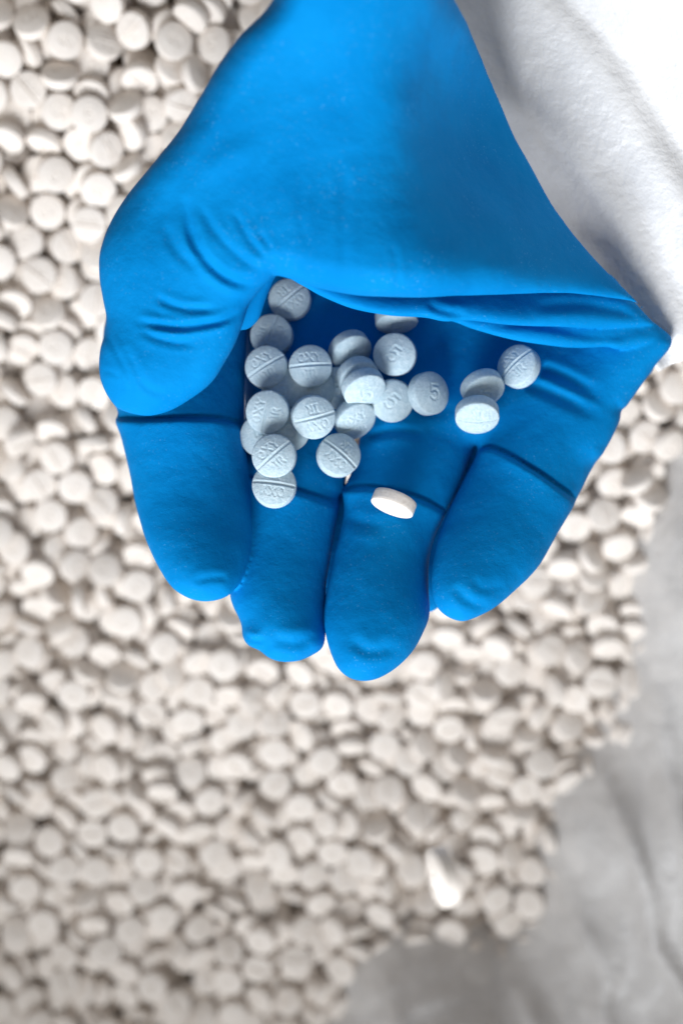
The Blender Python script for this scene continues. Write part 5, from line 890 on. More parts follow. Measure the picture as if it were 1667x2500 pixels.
1042,1529,-189,0,0,715,1050,1726,-189,0,0,-925,1047,1886,-175,23,-192,552,1037,2155,-189,0,0,-949,1011,2291,-189,0,0,-858,1153,-759,-189,0,0,364,1091,-391,-189,0,0,32,1109,-240,-180,882,-457,-109,
1135,-105,-189,316,949,0,1168,119,-189,0,0,616,1135,264,-189,0,0,969,1210,573,-189,0,0,1000,1167,744,-189,0,0,986,1215,873,-189,0,0,-675,1262,1080,-189,0,0,304,1227,1214,-189,0,0,912,
1210,1410,-189,0,0,-981,1195,1548,-189,0,0,-448,1182,1685,-189,0,0,555,1172,1943,-189,0,0,973,1153,2076,-174,-108,169,851,1141,2248,-189,0,0,-929,1244,-684,-120,334,-320,153,1276,119,-152,758,460,-461,
1342,532,-189,0,0,514,1303,761,-189,1,0,304,1352,890,-163,-175,-251,878,1399,1064,-189,0,0,861,1364,1198,-189,0,0,890,1349,1407,-189,0,0,-893,1333,1544,-189,0,0,-712,1321,1681,-189,0,0,150,
1326,1897,-168,188,162,-508,1285,2026,-180,-17,-103,-137,1231,2144,-159,65,347,900,1414,473,-148,-285,-770,-112,1441,629,-187,-15,20,993,1438,768,-148,-688,-404,-151,1461,923,-189,0,0,-852,1494,1080,-148,746,-89,-603,
1457,1214,-155,-628,-662,337,1442,1353,-162,-239,199,-914,1434,1492,-159,-904,-243,341,1419,1646,-159,24,336,-80,1275,1772,-157,720,584,-192,-2028,-2064,-189,0,0,978,-2057,-1566,-148,6,591,-135,-2029,-1414,-170,235,29,-326,
-2071,278,-150,538,459,538,-1972,696,-130,-1,0,-478,-2032,819,-166,-185,-204,794,-2030,1171,-156,219,-10,-841,-2029,1298,-175,152,114,-967,-2030,1516,-146,70,-186,-94,-2030,1643,-189,0,0,724,-2031,2021,-189,1,0,-546,
-2030,2213,-143,186,37,-913,-1847,-1019,-134,54,-10,-614,-1878,337,-157,-317,-192,828,-1887,474,-189,0,0,962,-1669,-2226,-163,307,-10,-461,-1672,-1348,-189,0,0,862,-1672,-307,-130,-8,-51,-55,-1670,1495,-189,0,0,791,
-1451,-2777,-131,-29,-6,-560,-1526,-2422,-135,31,7,533,-1514,-1860,-161,-128,-308,76,-1509,-894,-174,4,195,-296,-1492,1318,-141,147,121,-849,-1311,-3080,-189,0,0,-39,-1375,-1990,-132,-21,24,-993,-1330,-369,-189,0,0,971,
-1283,182,-130,0,0,828,-1321,1687,-145,-11,-167,328,-1180,-1197,-189,0,0,-996,-1002,-2385,-170,114,202,-972,-1011,-2047,-140,-5,-161,117,-1012,-1910,-163,-288,70,609,-1035,-1494,-133,-42,42,-816,-1012,1315,-189,0,-1,-389,
-827,-2803,-130,1,0,-954,-866,-2356,-145,47,-66,974,-825,-2199,-189,0,0,288,-820,-1334,-151,205,22,-972,-833,-167,-164,288,-80,-99,-799,144,-130,0,0,204,-826,362,-130,1,0,-979,-838,487,-167,95,-242,250,
-870,617,-140,-112,287,401,-814,855,-152,258,-12,-62,-773,986,-130,-6,2,-395,-829,1184,-132,51,-49,262,-623,-2333,-130,0,0,-446,-634,-277,-130,23,52,-995,-698,-153,-130,1,-1,161,-670,22,-189,0,0,997,
-670,160,-189,0,0,-231,-661,298,-164,-80,-287,701,-609,531,-130,0,0,-299,-644,665,-141,59,-180,16,-686,815,-171,-7,-219,69,-657,952,-189,0,0,724,-687,1207,-133,32,-36,-147,-644,1341,-138,96,-140,-198,
-651,1861,-159,-107,334,924,-568,-2840,-146,-223,-461,-490,-492,-2475,-130,1,1,-994,-461,-2200,-130,1,1,-805,-435,-2064,-131,-16,-58,570,-492,-1536,-189,0,0,711,-486,-672,-136,-45,-87,973,-507,-392,-174,188,39,-390,
-521,-194,-139,-165,-6,-252,-450,-12,-131,6,-17,549,-444,128,-136,-50,4,809,-444,332,-131,7,-18,965,-486,467,-144,-153,-215,-638,-510,632,-158,344,-106,924,-391,851,-130,0,0,-999,-519,984,-170,-101,212,-801,
-467,1203,-130,1,0,390,-503,1337,-130,0,0,975,-513,1490,-170,20,-230,-626,-358,-2433,-131,-78,-2,997,-329,-2159,-130,0,0,-443,-289,-545,-139,26,-67,75,-279,-321,-130,0,0,581,-331,-200,-189,0,0,-944,
-313,-39,-138,-129,107,984,-303,207,-130,0,0,-186,-335,316,-189,0,0,-681,-330,454,-166,-70,-259,954,-267,680,-130,0,0,-456,-305,814,-189,0,0,-903,-362,1007,-189,0,0,-657,-333,1166,-166,189,198,-961,
-352,1303,-142,44,-132,636,-315,1540,-130,0,0,444,-310,1655,-157,173,-334,481,-74,-660,-130,0,0,-928,-128,-519,-130,0,0,-638,-147,-377,-131,61,-73,183,-124,-149,-130,0,0,547,-174,-20,-138,6,27,786,
-168,132,-120,-455,97,160,-145,314,-134,44,88,830,-187,458,-136,-42,71,501,-113,690,-154,389,-169,354,-119,874,-130,9,-10,610,-187,1010,-132,-41,59,-729,-158,1173,-135,103,-8,-742,-156,1311,-131,-8,-75,931,
-100,1494,-189,0,0,696,-113,1715,-129,51,47,243,-157,1861,-132,69,-54,-385,-94,2291,-130,0,0,-233,-81,-2418,-134,121,-49,969,-61,-2107,-130,3,-3,856,-20,-1534,-140,-3,-4,779,-7,-987,-189,0,0,-909,
93,-644,-140,-169,87,-980,10,-532,-130,0,0,-298,-6,-372,-135,92,37,-948,0,-222,-154,261,-15,-363,3,1,-147,209,-266,563,5,197,-130,0,0,571,-9,345,-140,-27,-191,930,15,518,-143,-38,-197,481,
62,667,-130,0,0,-166,8,816,-143,-139,-102,945,14,997,-142,-142,-126,795,9,1144,-166,-44,273,361,-5,1318,-189,0,0,-981,35,1481,-133,-54,-28,439,22,1694,-173,-107,-174,958,-23,1822,-139,59,13,-219,
21,1995,-143,-196,-45,103,39,2256,-130,0,0,-997,192,-1791,-147,-181,-148,935,153,-1038,-166,-235,-126,208,248,-677,-131,-39,87,-677,147,-516,-140,12,11,-17,159,-358,-130,-14,-48,345,162,-206,-189,0,0,-976,
158,6,-134,69,-83,-989,151,149,-152,65,-225,-15,155,296,-172,-198,-81,562,165,529,-132,-10,-44,957,201,668,-130,0,-1,357,167,803,-154,-118,208,953,161,1019,-130,0,0,742,189,1155,-139,-39,-48,946,
207,1331,-150,592,-387,644,173,1498,-140,41,-2,296,154,1668,-138,82,-45,-873,229,1787,-132,13,-59,-971,139,1993,-189,0,0,-980,201,2152,-189,0,0,301,356,-1212,-140,-30,-32,101,353,-854,-130,0,0,611,
337,-364,-189,0,0,536,314,-159,-189,0,0,-747,316,-21,-162,304,-41,667,341,120,-130,65,-44,-302,292,325,-189,0,0,-996,331,505,-148,50,-184,-839,335,641,-155,-160,-329,838,311,838,-132,24,-29,-20,
348,986,-130,0,0,-759,327,1129,-138,-38,-174,793,343,1356,-187,11,24,-942,313,1492,-173,-192,-62,667,346,1709,-131,15,-106,882,414,1831,-130,4,-6,947,371,1997,-134,70,-10,-214,315,2185,-148,128,572,-299,
432,-1676,-112,-32,513,-839,473,-1179,-170,-96,-207,85,502,-740,-187,-7,20,-994,531,-371,-120,-160,-286,-532,533,-180,-122,-24,-204,-801,527,38,-130,1,0,-981,507,173,-163,-61,-298,81,522,309,-165,214,183,-897,
538,441,-131,-188,22,770,472,670,-132,-69,-15,-659,504,804,-189,0,0,623,485,958,-127,435,-584,412,461,1083,-140,17,-146,-827,526,1318,-173,54,-198,604,550,1568,-130,0,0,-105,494,1700,-131,33,11,-977,
555,1824,-129,110,54,349,503,1955,-131,46,-24,-197,532,2239,-130,0,0,313,630,-1609,-130,0,0,-699,667,-1204,-130,0,0,-996,702,-824,-133,-33,98,-819,749,-411,-163,216,211,952,616,-350,-169,155,-190,-646,
674,-146,-130,0,0,993,648,-30,-108,-148,503,615,740,189,-130,0,0,303,674,302,-169,221,94,-402,712,550,-130,-23,-9,968,705,650,-150,695,127,23,639,807,-161,-54,-321,-55,692,1040,-130,0,0,872,
681,1163,-156,222,-140,189,715,1378,-133,306,-83,430,681,1533,-164,145,248,-664,642,1713,-133,-98,-25,-374,693,1850,-132,36,-34,165,634,2004,-134,-17,13,-948,659,2167,-189,0,0,434,797,-2000,-90,-133,248,-542,
853,-1875,-113,441,14,781,829,-161,-134,7,12,-986,853,-23,-130,0,0,-1000,858,116,-129,-5,-23,-454,812,323,-189,0,0,867,872,525,-139,192,-3,-935,836,659,-170,224,43,-961,866,871,-141,-100,-187,588,
847,996,-165,274,52,-662,816,1144,-142,5,-104,606,847,1331,-133,53,-1,-746,885,1467,-130,0,0,777,806,1619,-189,0,0,-979,886,1904,-130,0,0,-917,880,2048,-130,0,0,-922,807,2267,-130,0,0,-945,
940,-307,-130,-55,-15,951,1001,300,-189,0,0,951,1024,514,-132,-37,-112,969,1035,654,-130,0,0,911,1028,794,-138,7,10,-987,1015,990,-136,3,-68,739,1034,1126,-140,-184,-172,-572,1013,1371,-131,69,36,-857,
1024,1510,-130,0,-1,999,946,1631,-179,117,-35,-643,989,1810,-137,22,-39,-23,994,2016,-189,0,0,-408,940,2174,-152,-185,-123,725,1086,-356,-130,-5,-6,-957,1144,-138,-130,-6,-5,-624,1130,166,-131,-8,-18,-615,
1159,552,-130,0,0,144,1174,692,-131,35,80,-648,1161,833,-131,22,-39,-510,1156,996,-150,164,-223,955,1172,1149,-139,114,25,-791,1166,1307,-140,-3,-2,702,1162,1492,-132,-13,-35,988,1107,1621,-137,7,-68,-352,
1150,1820,-159,336,64,450,1109,1991,-99,-407,694,570,1098,2234,-130,1,0,50,1303,222,-149,-37,515,190,1309,663,-151,120,-176,879,1302,802,-127,43,-4,-252,1376,969,-108,-501,-153,-421,1306,1186,-130,0,0,335,
1305,1320,-155,289,277,-777,1306,1451,-132,25,-66,-767,1281,1650,-123,235,-112,-2,1261,1807,-110,-22,-376,-908,1397,1994,-101,51,-524,240,1246,2194,-126,-185,300,494,1470,600,-124,162,26,647,1499,728,-116,465,140,219,
1504,880,-134,84,173,-168,1533,996,-110,262,498,-616,1535,1145,-118,391,361,820,1511,1299,-134,-269,-24,-948,1490,1472,-128,325,141,884,1517,1613,-114,468,-238,-636,1410,1787,-168,178,-172,-420,1595,1218,-75,-233,-484,387,
-1914,106,-151,-245,-50,149,-1949,1404,-130,0,-1,-410,-1985,1734,-130,64,21,-907,-2031,1959,-132,23,-32,765,-1967,2089,-130,8,-36,161,-1939,2289,-115,-299,-67,-890,-1651,-1256,-132,-10,-48,1,-1101,-2925,-97,-706,400,527,
-1132,-1977,-130,7,-17,962,-735,-779,-131,24,19,-876,-703,40,-108,159,212,590,-749,246,-116,-334,-248,-872,-700,437,-165,-158,234,115,-726,542,-107,-276,-28,929,-726,757,-118,-165,-83,638,-720,894,-91,109,179,-38,
-719,1111,-102,144,288,-875,-734,1246,-75,-8,-51,-529,-554,-306,-83,181,-148,959,-560,-62,-162,-243,-199,-947,-566,61,-130,3,0,-628,-618,190,-119,119,80,-985,-582,396,-103,-23,-224,322,-565,534,-71,-4,3,-451,
-643,650,-79,-71,-175,639,-527,875,-126,28,-40,723,-581,1116,-127,12,95,993,-595,1241,-85,-191,58,-968,-590,1465,-115,-186,-102,-324,-395,-454,-130,0,0,971,-411,-280,-130,9,2,745,-400,-130,-112,-39,-291,954,
-415,18,-70,-102,139,113,-432,241,-89,360,427,-662,-429,354,-71,13,13,-649,-432,577,-123,-73,37,-187,-401,713,-130,0,0,982,-433,809,-74,14,-89,389,-452,1065,-122,79,127,238,-460,1226,-71,1,0,159,
-391,1477,-150,706,-47,-532,-427,1621,-130,0,0,125,-215,-628,-113,305,-117,863,-227,-427,-93,241,44,-488,-249,-268,-73,-18,53,681,-260,-184,-135,-111,32,-976,-290,64,-113,-170,189,739,-254,247,-75,-97,105,-368,
-279,352,-129,16,-21,992,-296,545,-109,-187,175,280,-194,767,-98,-116,448,849,-257,883,-130,0,0,44,-326,1002,-130,-1,4,-425,-340,1143,-110,-6,-274,726,-260,1404,-130,-174,77,-502,-224,1626,-102,-108,349,-351,
-230,1764,-107,-13,-271,93,-59,-571,-45,556,-10,-173,-80,-467,-77,44,103,931,-115,-269,-115,-335,-326,-621,-128,-174,-71,0,0,994,-36,87,-94,-463,-328,-442,-131,187,-94,-277,345,694,-128,377,-81,32,87,583,
-107,573,-125,42,-48,-947,-48,796,-86,105,-143,774,-44,937,-81,-88,55,135,-63,1073,-108,142,-227,-193,-129,1158,-65,119,-126,-485,-74,1412,-108,-142,458,-276,-52,1590,-141,133,188,678,-51,1736,-79,-151,61,-916,
-79,1973,-109,-230,-277,237,-18,2127,-175,-185,43,-953,-7,-2380,-96,-120,299,-53,18,-1791,-130,25,1,-977,51,-1352,-123,323,-170,-66,136,-605,-84,-112,140,-922,83,-438,-83,12,14,-391,80,-271,-89,79,7,-962,
84,-111,-131,-38,44,-252,98,95,-106,236,-153,-928,100,407,-119,-80,282,189,24,557,-73,-13,-110,-691,70,720,-72,2,25,999,80,912,-89,317,218,677,116,1049,-73,60,-49,-997,72,1231,-130,0,-7,146,
70,1367,-114,-81,360,-846,42,1614,-102,-29,-35,-383,89,1745,-92,80,-8,-972,121,1875,-136,-49,43,128,13,2073,-77,-71,-206,967,94,2290,-76,152,108,910,266,-446,-130,0,0,490,272,-275,-139,29,52,902,
246,-115,-126,128,71,-899,229,53,-86,50,213,850,230,199,-100,-315,163,-331,237,403,-130,11,39,-664,195,541,-69,28,55,317,202,679,-71,0,-1,-295,220,936,-98,384,28,195,254,1064,-84,-94,23,-450,
280,1260,-127,-128,100,-556,313,1391,-99,-154,107,-850,271,1595,-119,120,139,-586,227,1728,-71,71,48,-384,251,1924,-130,0,-2,-1000,250,2063,-130,-1,-1,-485,280,2291,-158,44,365,63,434,-278,-138,215,29,-595,
409,-116,-131,29,-56,141,366,44,-65,-112,-173,637,402,246,-154,-153,-250,-830,407,388,-136,197,42,-322,444,537,-111,215,130,836,426,752,-95,-365,-239,194,402,876,-88,212,37,968,392,1045,-75,-47,-65,-946,
418,1247,-141,-115,200,609,452,1454,-130,0,0,-800,413,1587,-130,0,0,604,361,1691,-74,48,-96,688,470,1907,-73,-34,-21,490,420,2155,-147,-84,191,912,404,2291,-130,0,0,-997,479,-1754,-71,15,25,-975,
541,-1453,-89,257,494,226,505,-293,-67,82,-59,229,556,-79,-116,41,-464,-885,579,74,-74,-222,107,-375,615,251,-118,-29,158,-987,613,384,-89,504,-583,-621,576,578,-129,15,-43,-973,564,712,-106,-246,150,-327,
533,847,-131,-85,84,-139,570,1038,-80,-2,7,-976,545,1194,-130,0,0,-999,588,1436,-130,1,0,-701,571,1536,-70,67,-20,527,570,1797,-76,112,48,397,604,1943,-76,42,-27,695,538,2104,-160,-165,295,906,
581,2289,-79,-154,-62,-905,708,-1589,-71,0,0,-1000,714,-962,-108,-150,210,764,710,-276,-94,131,-415,-176,759,-108,-76,-18,-36,-994,736,51,-130,0,0,-493,756,276,-88,-213,-139,-655,752,416,-130,0,0,987,
685,604,-60,121,108,-731,770,774,-129,45,63,980,739,910,-127,8,-37,-194,773,1041,-81,-85,126,-741,711,1361,-71,-877,361,178,780,1597,-118,-102,122,-95,764,1768,-91,-661,-249,-92,764,1971,-126,231,54,944,
763,2122,-140,-102,44,-138,662,2291,-139,-176,-8,982,845,2,-71,0,0,-793,889,249,-123,-202,160,117,887,388,-130,42,-22,-455,841,515,-89,186,-48,-838,923,749,-110,-20,-255,268,869,939,-82,78,-169,-944,
941,1228,-138,-153,91,-835,904,1333,-74,-3,152,-174,921,1604,-128,-49,-114,821,897,1765,-108,-83,-250,677,776,1985,-65,81,223,326,876,2151,-93,-189,-4,96,902,2320,-61,-669,-13,-200,994,281,-110,-217,117,-330,
1024,409,-114,227,-185,470,1053,623,-71,0,0,-804,1068,760,-79,8,-9,337,1106,896,-90,-209,-69,457,1028,1007,-74,-28,-62,963,1072,1245,-110,-38,-256,822,1082,1427,-74,-59,-56,-985,1097,1584,-57,269,-160,-937,
1019,1697,-95,-107,-100,988,1021,1890,-89,-38,204,885,1018,2060,-130,-17,37,845,1004,2289,-104,-209,-241,335,1208,761,-70,22,53,648,1236,922,-110,-343,175,-489,1251,1059,-109,256,-59,964,1221,1191,-71,-1,2,-457,
1224,1419,-81,142,127,-875,1214,1558,-82,-168,-65,-911,1158,1715,-107,-291,63,-151,1183,1904,-101,109,279,881,1112,2098,-99,-281,79,-579,1159,2289,-84,61,180,764,1335,704,-79,-109,37,-993,1365,851,-72,113,128,699,
1389,1073,-115,-52,-192,-852,1348,1249,-80,-106,106,275,1385,1390,-74,11,43,-842,1357,1542,-88,-245,-37,136,1390,1735,-89,-123,42,17,1319,1915,-87,16,284,-932,1266,2012,-123,-98,-35,792,1279,2290,-81,268,-447,-83,
1487,559,-75,117,116,99,1526,693,-55,59,285,-614,1534,863,-85,-64,182,-805,1569,1087,-36,-291,130,-809,1550,1225,-25,471,-56,-875,1536,1351,-87,-251,-86,-963,1569,1495,-65,289,-442,-303,1507,1742,-61,128,-500,49,
1459,1873,-70,191,-498,-16,-2071,683,-150,606,-365,-606,-2029,980,-104,112,-40,-758,-2030,1342,-94,208,118,-908,-2030,1483,-85,195,38,-978,-2029,1675,-87,106,-228,480,-2030,1825,-119,-592,52,402,-2000,2059,-74,29,-23,-510,
-2029,2199,-82,-68,-177,793,-793,135,-61,-5,-127,612,-760,371,-75,-176,70,-982,-843,487,-91,-121,13,961,-781,674,-93,309,-330,106,-839,818,-90,84,3,317,-831,977,-69,-86,53,975,-769,1166,-23,-94,-178,748,
-624,-152,-78,-110,131,-237,-654,-15,-68,247,150,300,-638,175,-65,137,-43,-540,-631,320,-72,142,-185,-87,-636,457,-43,286,177,-929,-530,598,-18,41,83,995,-554,728,-89,-509,408,320,-640,1018,-98,289,237,-697,
-613,1147,-38,280,-157,848,-487,-175,-44,599,-264,734,-507,-57,-70,431,-26,-754,-481,139,-80,26,-43,-948,-501,332,-23,-95,-182,691,-420,494,-68,46,103,-520,-427,670,-71,-4,0,-241,-436,791,-16,34,-83,168,
-427,948,-78,-21,-19,-996,-513,1057,-55,36,-63,181,-445,1384,-81,95,181,888,-289,-538,-66,-188,65,954,-297,-303,-14,-84,-110,935,-266,-118,-68,21,-16,996,-336,51,-31,33,193,942,-343,166,-56,328,235,-751,
-293,380,-68,22,6,327,-307,538,-35,-216,79,-140,-289,673,-71,0,0,-999,-295,818,-60,-175,0,481,-289,957,-71,-2,1,-409,-399,1137,-41,119,-321,933,-334,1285,-82,113,80,-805,-277,1489,-72,5,4,375,
-330,1673,-62,8,-225,-392,-269,1800,-57,187,-147,-679,-89,-455,-17,-9,111,663,-129,-338,-45,-14,-301,934,-195,-199,-16,27,-53,-304,-164,8,-81,-21,17,-189,-128,82,-17,-66,-80,805,-123,279,-48,382,-67,159,
-175,507,-67,56,19,676,-149,680,-60,327,-291,803,-163,878,-57,212,-124,-29,-166,1023,-75,-61,39,-937,-225,1111,-6,-400,-257,-273,-123,1298,-65,153,1,-478,-160,1502,-125,-58,22,-574,-165,1621,-65,125,266,102,
-181,1915,-77,-126,-144,-107,-118,2031,-57,107,-575,-778,44,-497,-31,-63,-119,990,0,-328,-58,-83,-210,779,10,-149,-73,84,-75,-830,-38,-45,-116,326,-110,25,13,187,-71,0,0,-662,4,327,-80,194,-21,-371,
-49,449,-74,400,-716,294,-57,664,-45,-702,-448,129,105,890,-34,-332,195,-856,41,1027,-27,-226,-253,654,37,1166,-80,119,83,-899,-11,1297,-76,-140,-376,596,-9,1518,-64,230,137,-961,32,1652,-41,-24,25,-299,
49,1878,-76,36,-28,-819,-25,1979,-20,383,23,890,-18,2196,-84,197,149,-914,213,-487,-74,91,24,-653,238,-318,-73,-61,15,-666,192,-187,-90,281,-89,-788,167,-49,-59,15,-293,820,236,104,2,633,466,413,
208,335,-82,181,65,-517,152,454,-45,570,-377,99,131,615,-7,-612,641,-378,172,814,-92,-165,173,879,158,1012,1,64,298,-123,176,1180,-79,-5,-49,588,118,1289,-62,-36,-281,-730,155,1481,-82,35,21,-267,
162,1604,-50,-78,-154,-916,201,1878,-55,225,245,-318,151,1972,-93,55,-340,-893,197,2203,-115,178,83,-814,365,-363,-89,-466,127,442,327,-200,-85,94,0,814,324,-47,-57,356,573,-727,354,201,-73,-123,95,935,
347,334,-98,24,197,-980,320,478,-77,-160,35,691,300,617,-66,277,708,234,306,773,-78,94,-175,965,403,915,-24,-203,71,-909,347,1173,-62,-160,-28,361,387,1297,-73,-214,-453,-552,307,1530,-84,201,68,-117,
290,1655,-26,4,-195,927,332,1829,-76,-83,-24,729,276,2068,-71,-1,-1,-444,367,2191,-69,228,-1,954,446,-1625,-28,-272,44,-205,491,-375,-29,191,-129,104,460,-160,-66,96,21,-972,479,-21,-68,19,-175,-384,
564,213,-65,197,63,-938,458,300,-73,-695,-41,-686,538,462,-70,-25,-141,-718,561,722,-37,-136,254,174,520,851,-68,56,105,901,558,976,-27,190,-51,245,486,1150,-76,63,-56,-141,514,1329,-108,-41,-201,886,
575,1439,-44,184,257,-735,484,1645,-58,-187,124,-897,460,1782,-44,156,-352,170,507,2042,-52,263,33,962,528,2162,-79,-40,293,-946,643,-149,-42,173,-275,542,707,18,-57,-161,99,267,685,158,-72,-240,-182,934,
727,380,-64,-59,77,725,673,499,-58,393,-168,176,688,742,-75,106,-85,-457,655,877,-84,119,-96,-600,712,991,-24,214,-194,174,706,1158,-55,208,-506,597,628,1301,-148,772,-281,-514,702,1489,-78,-31,-152,-904,
634,1742,-47,-31,305,-724,715,1858,-71,1,-50,825,640,2080,-85,-175,65,151,696,2213,-82,74,-134,604,821,138,-73,10,-22,-879,864,361,-75,45,-16,-559,811,489,-40,105,-161,-275,814,664,-87,139,10,840,
812,808,-78,-96,19,-621,854,989,-27,-75,-48,614,908,1312,-15,-20,151,-286,873,1540,-72,-39,34,-17,816,1694,-96,624,207,-468,849,1875,-39,-108,-490,835,781,2122,-42,-544,-383,606,819,2247,-43,920,202,-187,
1001,353,-52,6,17,989,959,515,-53,227,123,689,996,742,-26,63,-59,-473,992,871,-79,-209,-284,192,993,1153,-79,1,183,903,1033,1298,-46,-183,-115,848,1006,1529,-46,32,-356,-135,1008,1669,-41,77,-125,151,
1086,1811,-55,301,275,-17,933,1946,-58,-87,309,947,1000,2198,-50,199,236,-941,1114,671,-15,-99,72,438,1114,816,-16,39,-4,-876,1142,1001,-44,79,365,512,1215,1098,-18,-38,-146,708,1177,1325,-63,166,150,-919,
1161,1455,-16,-44,-56,237,1215,1672,-38,31,148,-18,1233,1838,-31,-133,75,-424,1066,1958,-17,157,-241,673,1160,2241,-16,4,137,-347,1394,652,-31,211,115,875,1402,876,-23,11,182,152,1333,1106,-62,-91,-105,-890,
1431,1204,-43,373,-18,811,1305,1286,-24,-114,215,967,1320,1536,-24,-130,-187,-530,1358,1649,-40,365,-6,-64,1373,1812,-51,-70,254,871,1236,2042,-71,78,-69,-907,1300,2154,-55,-173,258,-57,1501,510,-24,164,-16,917,
1543,656,-9,2,284,-713,1555,829,-36,86,172,-157,1483,980,-24,334,-4,-787,1605,1052,63,-371,796,-108,1546,1364,-27,-256,-70,-958,1463,1466,-18,-271,-170,-229,1461,1597,-72,565,-327,-564,1429,1791,16,93,76,993,
1617,955,-22,-491,-121,824,1649,1117,26,172,-477,-300,-2056,720,8,166,540,175,-2029,900,-37,-95,-129,-352,-2014,1007,-22,-194,226,823,-2031,1208,-71,-298,158,915,-1966,1536,-25,-519,153,-585,-2029,1661,-27,247,-48,-398,
-2030,1916,-65,-73,-69,-429,-2030,1962,-14,-211,972,-100,-2029,2121,-20,-94,-101,87,-2014,1089,-3,-265,60,418,-836,632,-17,341,-898,147,-701,-215,-46,385,261,-884,-765,302,-22,9,216,-576,-868,613,-65,-244,-133,-878,
-848,859,-7,956,-81,282,-737,822,-40,95,140,-610,-821,1037,-19,-47,245,960,-533,-316,-28,-233,-944,-133,-581,-127,-33,-55,162,128,-567,62,-32,707,63,703,-667,167,-12,102,-101,-95,-679,303,12,-353,-755,217,
-732,560,-43,-938,206,-277,-698,745,-10,50,199,-825,-622,828,-50,-766,-250,-576,-592,936,-61,47,-240,517,-649,1306,-10,-105,-65,897,-408,-358,-73,18,-13,795,-390,-221,-71,0,9,-476,-464,104,-18,-339,939,-42,
-552,218,-15,-167,-893,362,-476,469,-11,-104,-148,974,-392,603,3,-167,-113,-173,-357,726,16,364,464,-337,-533,818,-33,-707,33,705,-421,954,-20,0,28,723,-522,1254,-19,965,-210,153,-389,1408,-43,-199,-76,-952,
-490,1509,-40,124,-145,339,-327,-437,-37,-569,163,789,-338,-100,-17,-121,-114,514,-251,122,-10,423,200,810,-259,265,-14,-137,41,-782,-293,399,-9,21,9,195,-251,606,-3,-277,-8,-915,-252,729,23,-139,664,-610,
-297,894,-10,-28,14,731,-319,1047,-40,-431,-224,-196,-319,1194,-8,-478,-120,-728,-252,1354,-46,9,331,577,-359,1568,-33,62,-730,-672,-349,1721,-6,-98,-165,513,-168,-345,16,129,949,273,-159,-69,3,-840,-237,135,
-227,-9,3,-850,-392,-68,-160,139,34,-221,33,804,-120,241,-1,197,334,-796,-126,546,-13,-218,77,-834,-60,773,-1,-362,-802,-258,-164,829,-13,-94,-227,956,-158,1013,-17,-40,60,-720,-233,1224,-88,630,599,310,
-327,1475,-7,-71,12,-760,-172,1484,-41,76,313,419,-93,1709,-10,-812,581,16,-95,1861,-46,139,434,-306,-128,2104,-91,158,-686,-708,64,-636,-16,25,43,-856,36,-487,31,135,-3,-479,74,-255,-6,-177,-181,-963,
-64,-146,-16,-17,71,323,34,-13,-49,-282,101,-777,18,221,-13,0,0,995,91,400,-1,396,671,485,-18,474,8,-106,203,323,19,607,-15,288,937,-59,152,851,-3,205,326,372,-30,1029,-10,281,-245,-670,
5,1164,-24,145,8,-549,108,1451,-25,-609,790,33,-74,1563,-23,312,-77,-929,68,1668,15,21,29,878,35,1794,-27,130,-79,516,101,1998,-23,-129,-111,957,126,2187,-48,-163,257,-953,183,-509,-9,8,215,-962,
125,-388,-28,897,-364,-79,147,-157,-41,226,-189,-500,209,-47,17,95,-110,799,252,233,-27,-139,-384,-857,203,343,-16,98,166,-929,222,532,-13,61,4,976,214,725,-13,885,463,-30,273,908,-48,161,-232,958,
309,1044,-18,715,693,-2,150,1151,-21,21,-15,-486,221,1308,-29,149,380,429,285,1439,-31,952,-297,3,250,1800,-12,-15,134,529,269,1995,-22,-19,-188,981,147,2081,-94,-497,113,777,308,2316,-49,309,-542,765,
368,-268,-49,-723,-626,-22,301,-142,-25,-87,75,749,324,61,-18,-31,-204,277,348,150,34,-644,-125,-276,348,331,-35,37,195,-977,405,598,-44,-317,-132,-165,425,703,-4,292,-87,619,346,769,-21,-28,197,-965,
448,1062,-20,-57,40,102,305,1198,-15,-142,80,862,430,1436,-71,0,1,62,380,1558,-26,120,286,-38,354,1791,7,-953,-94,287,391,1932,-29,124,-190,-944,402,2068,-56,-122,266,-720,443,2289,-56,-175,181,161,
477,-189,-6,98,-4,-884,482,-2,-6,-62,-164,72,470,159,-68,-453,-194,854,508,338,-47,430,-588,-137,545,615,-34,-706,465,235,486,827,25,374,-86,-911,587,822,-15,-222,14,-808,611,1212,-36,553,-461,665,
554,1260,-35,-464,-627,-332,509,1351,-30,110,-177,720,492,1658,5,302,-927,-107,620,1640,-49,436,380,-633,613,1903,-20,-864,-502,-6,590,2112,-2,95,-530,-620,716,2325,-31,-700,277,273,588,-249,-14,-507,-726,272,
701,-222,5,109,167,-977,633,80,-15,-27,-195,-966,688,255,-15,-250,-95,193,656,476,5,-774,510,148,810,585,0,458,-681,418,683,719,-5,-117,2,534,724,854,-17,-11,41,-504,600,893,34,-73,279,136,
635,1108,-42,466,593,-656,771,1483,-6,561,800,-160,757,1614,-53,25,157,678,802,1616,-4,-406,-900,136,753,1822,-1,-64,-98,-621,684,2075,-21,-11,196,970,683,2215,-21,153,3,-410,814,174,-15,-147,989,-18,
883,278,-23,-588,595,450,904,393,-6,14,-98,-829,795,476,16,181,-64,-790,927,626,-61,608,525,6,855,810,-25,-94,-28,-913,948,1221,7,445,-49,658,834,1417,-37,628,634,-270,904,1669,-29,-576,225,-712,
874,1767,-5,397,758,-327,885,2018,-23,65,926,-80,850,2290,31,639,761,46,1038,494,-26,-33,195,-329,860,687,-12,-89,326,-941,983,853,9,-241,172,921,1111,1110,26,-467,-883,-50,1085,1169,-39,193,28,977,
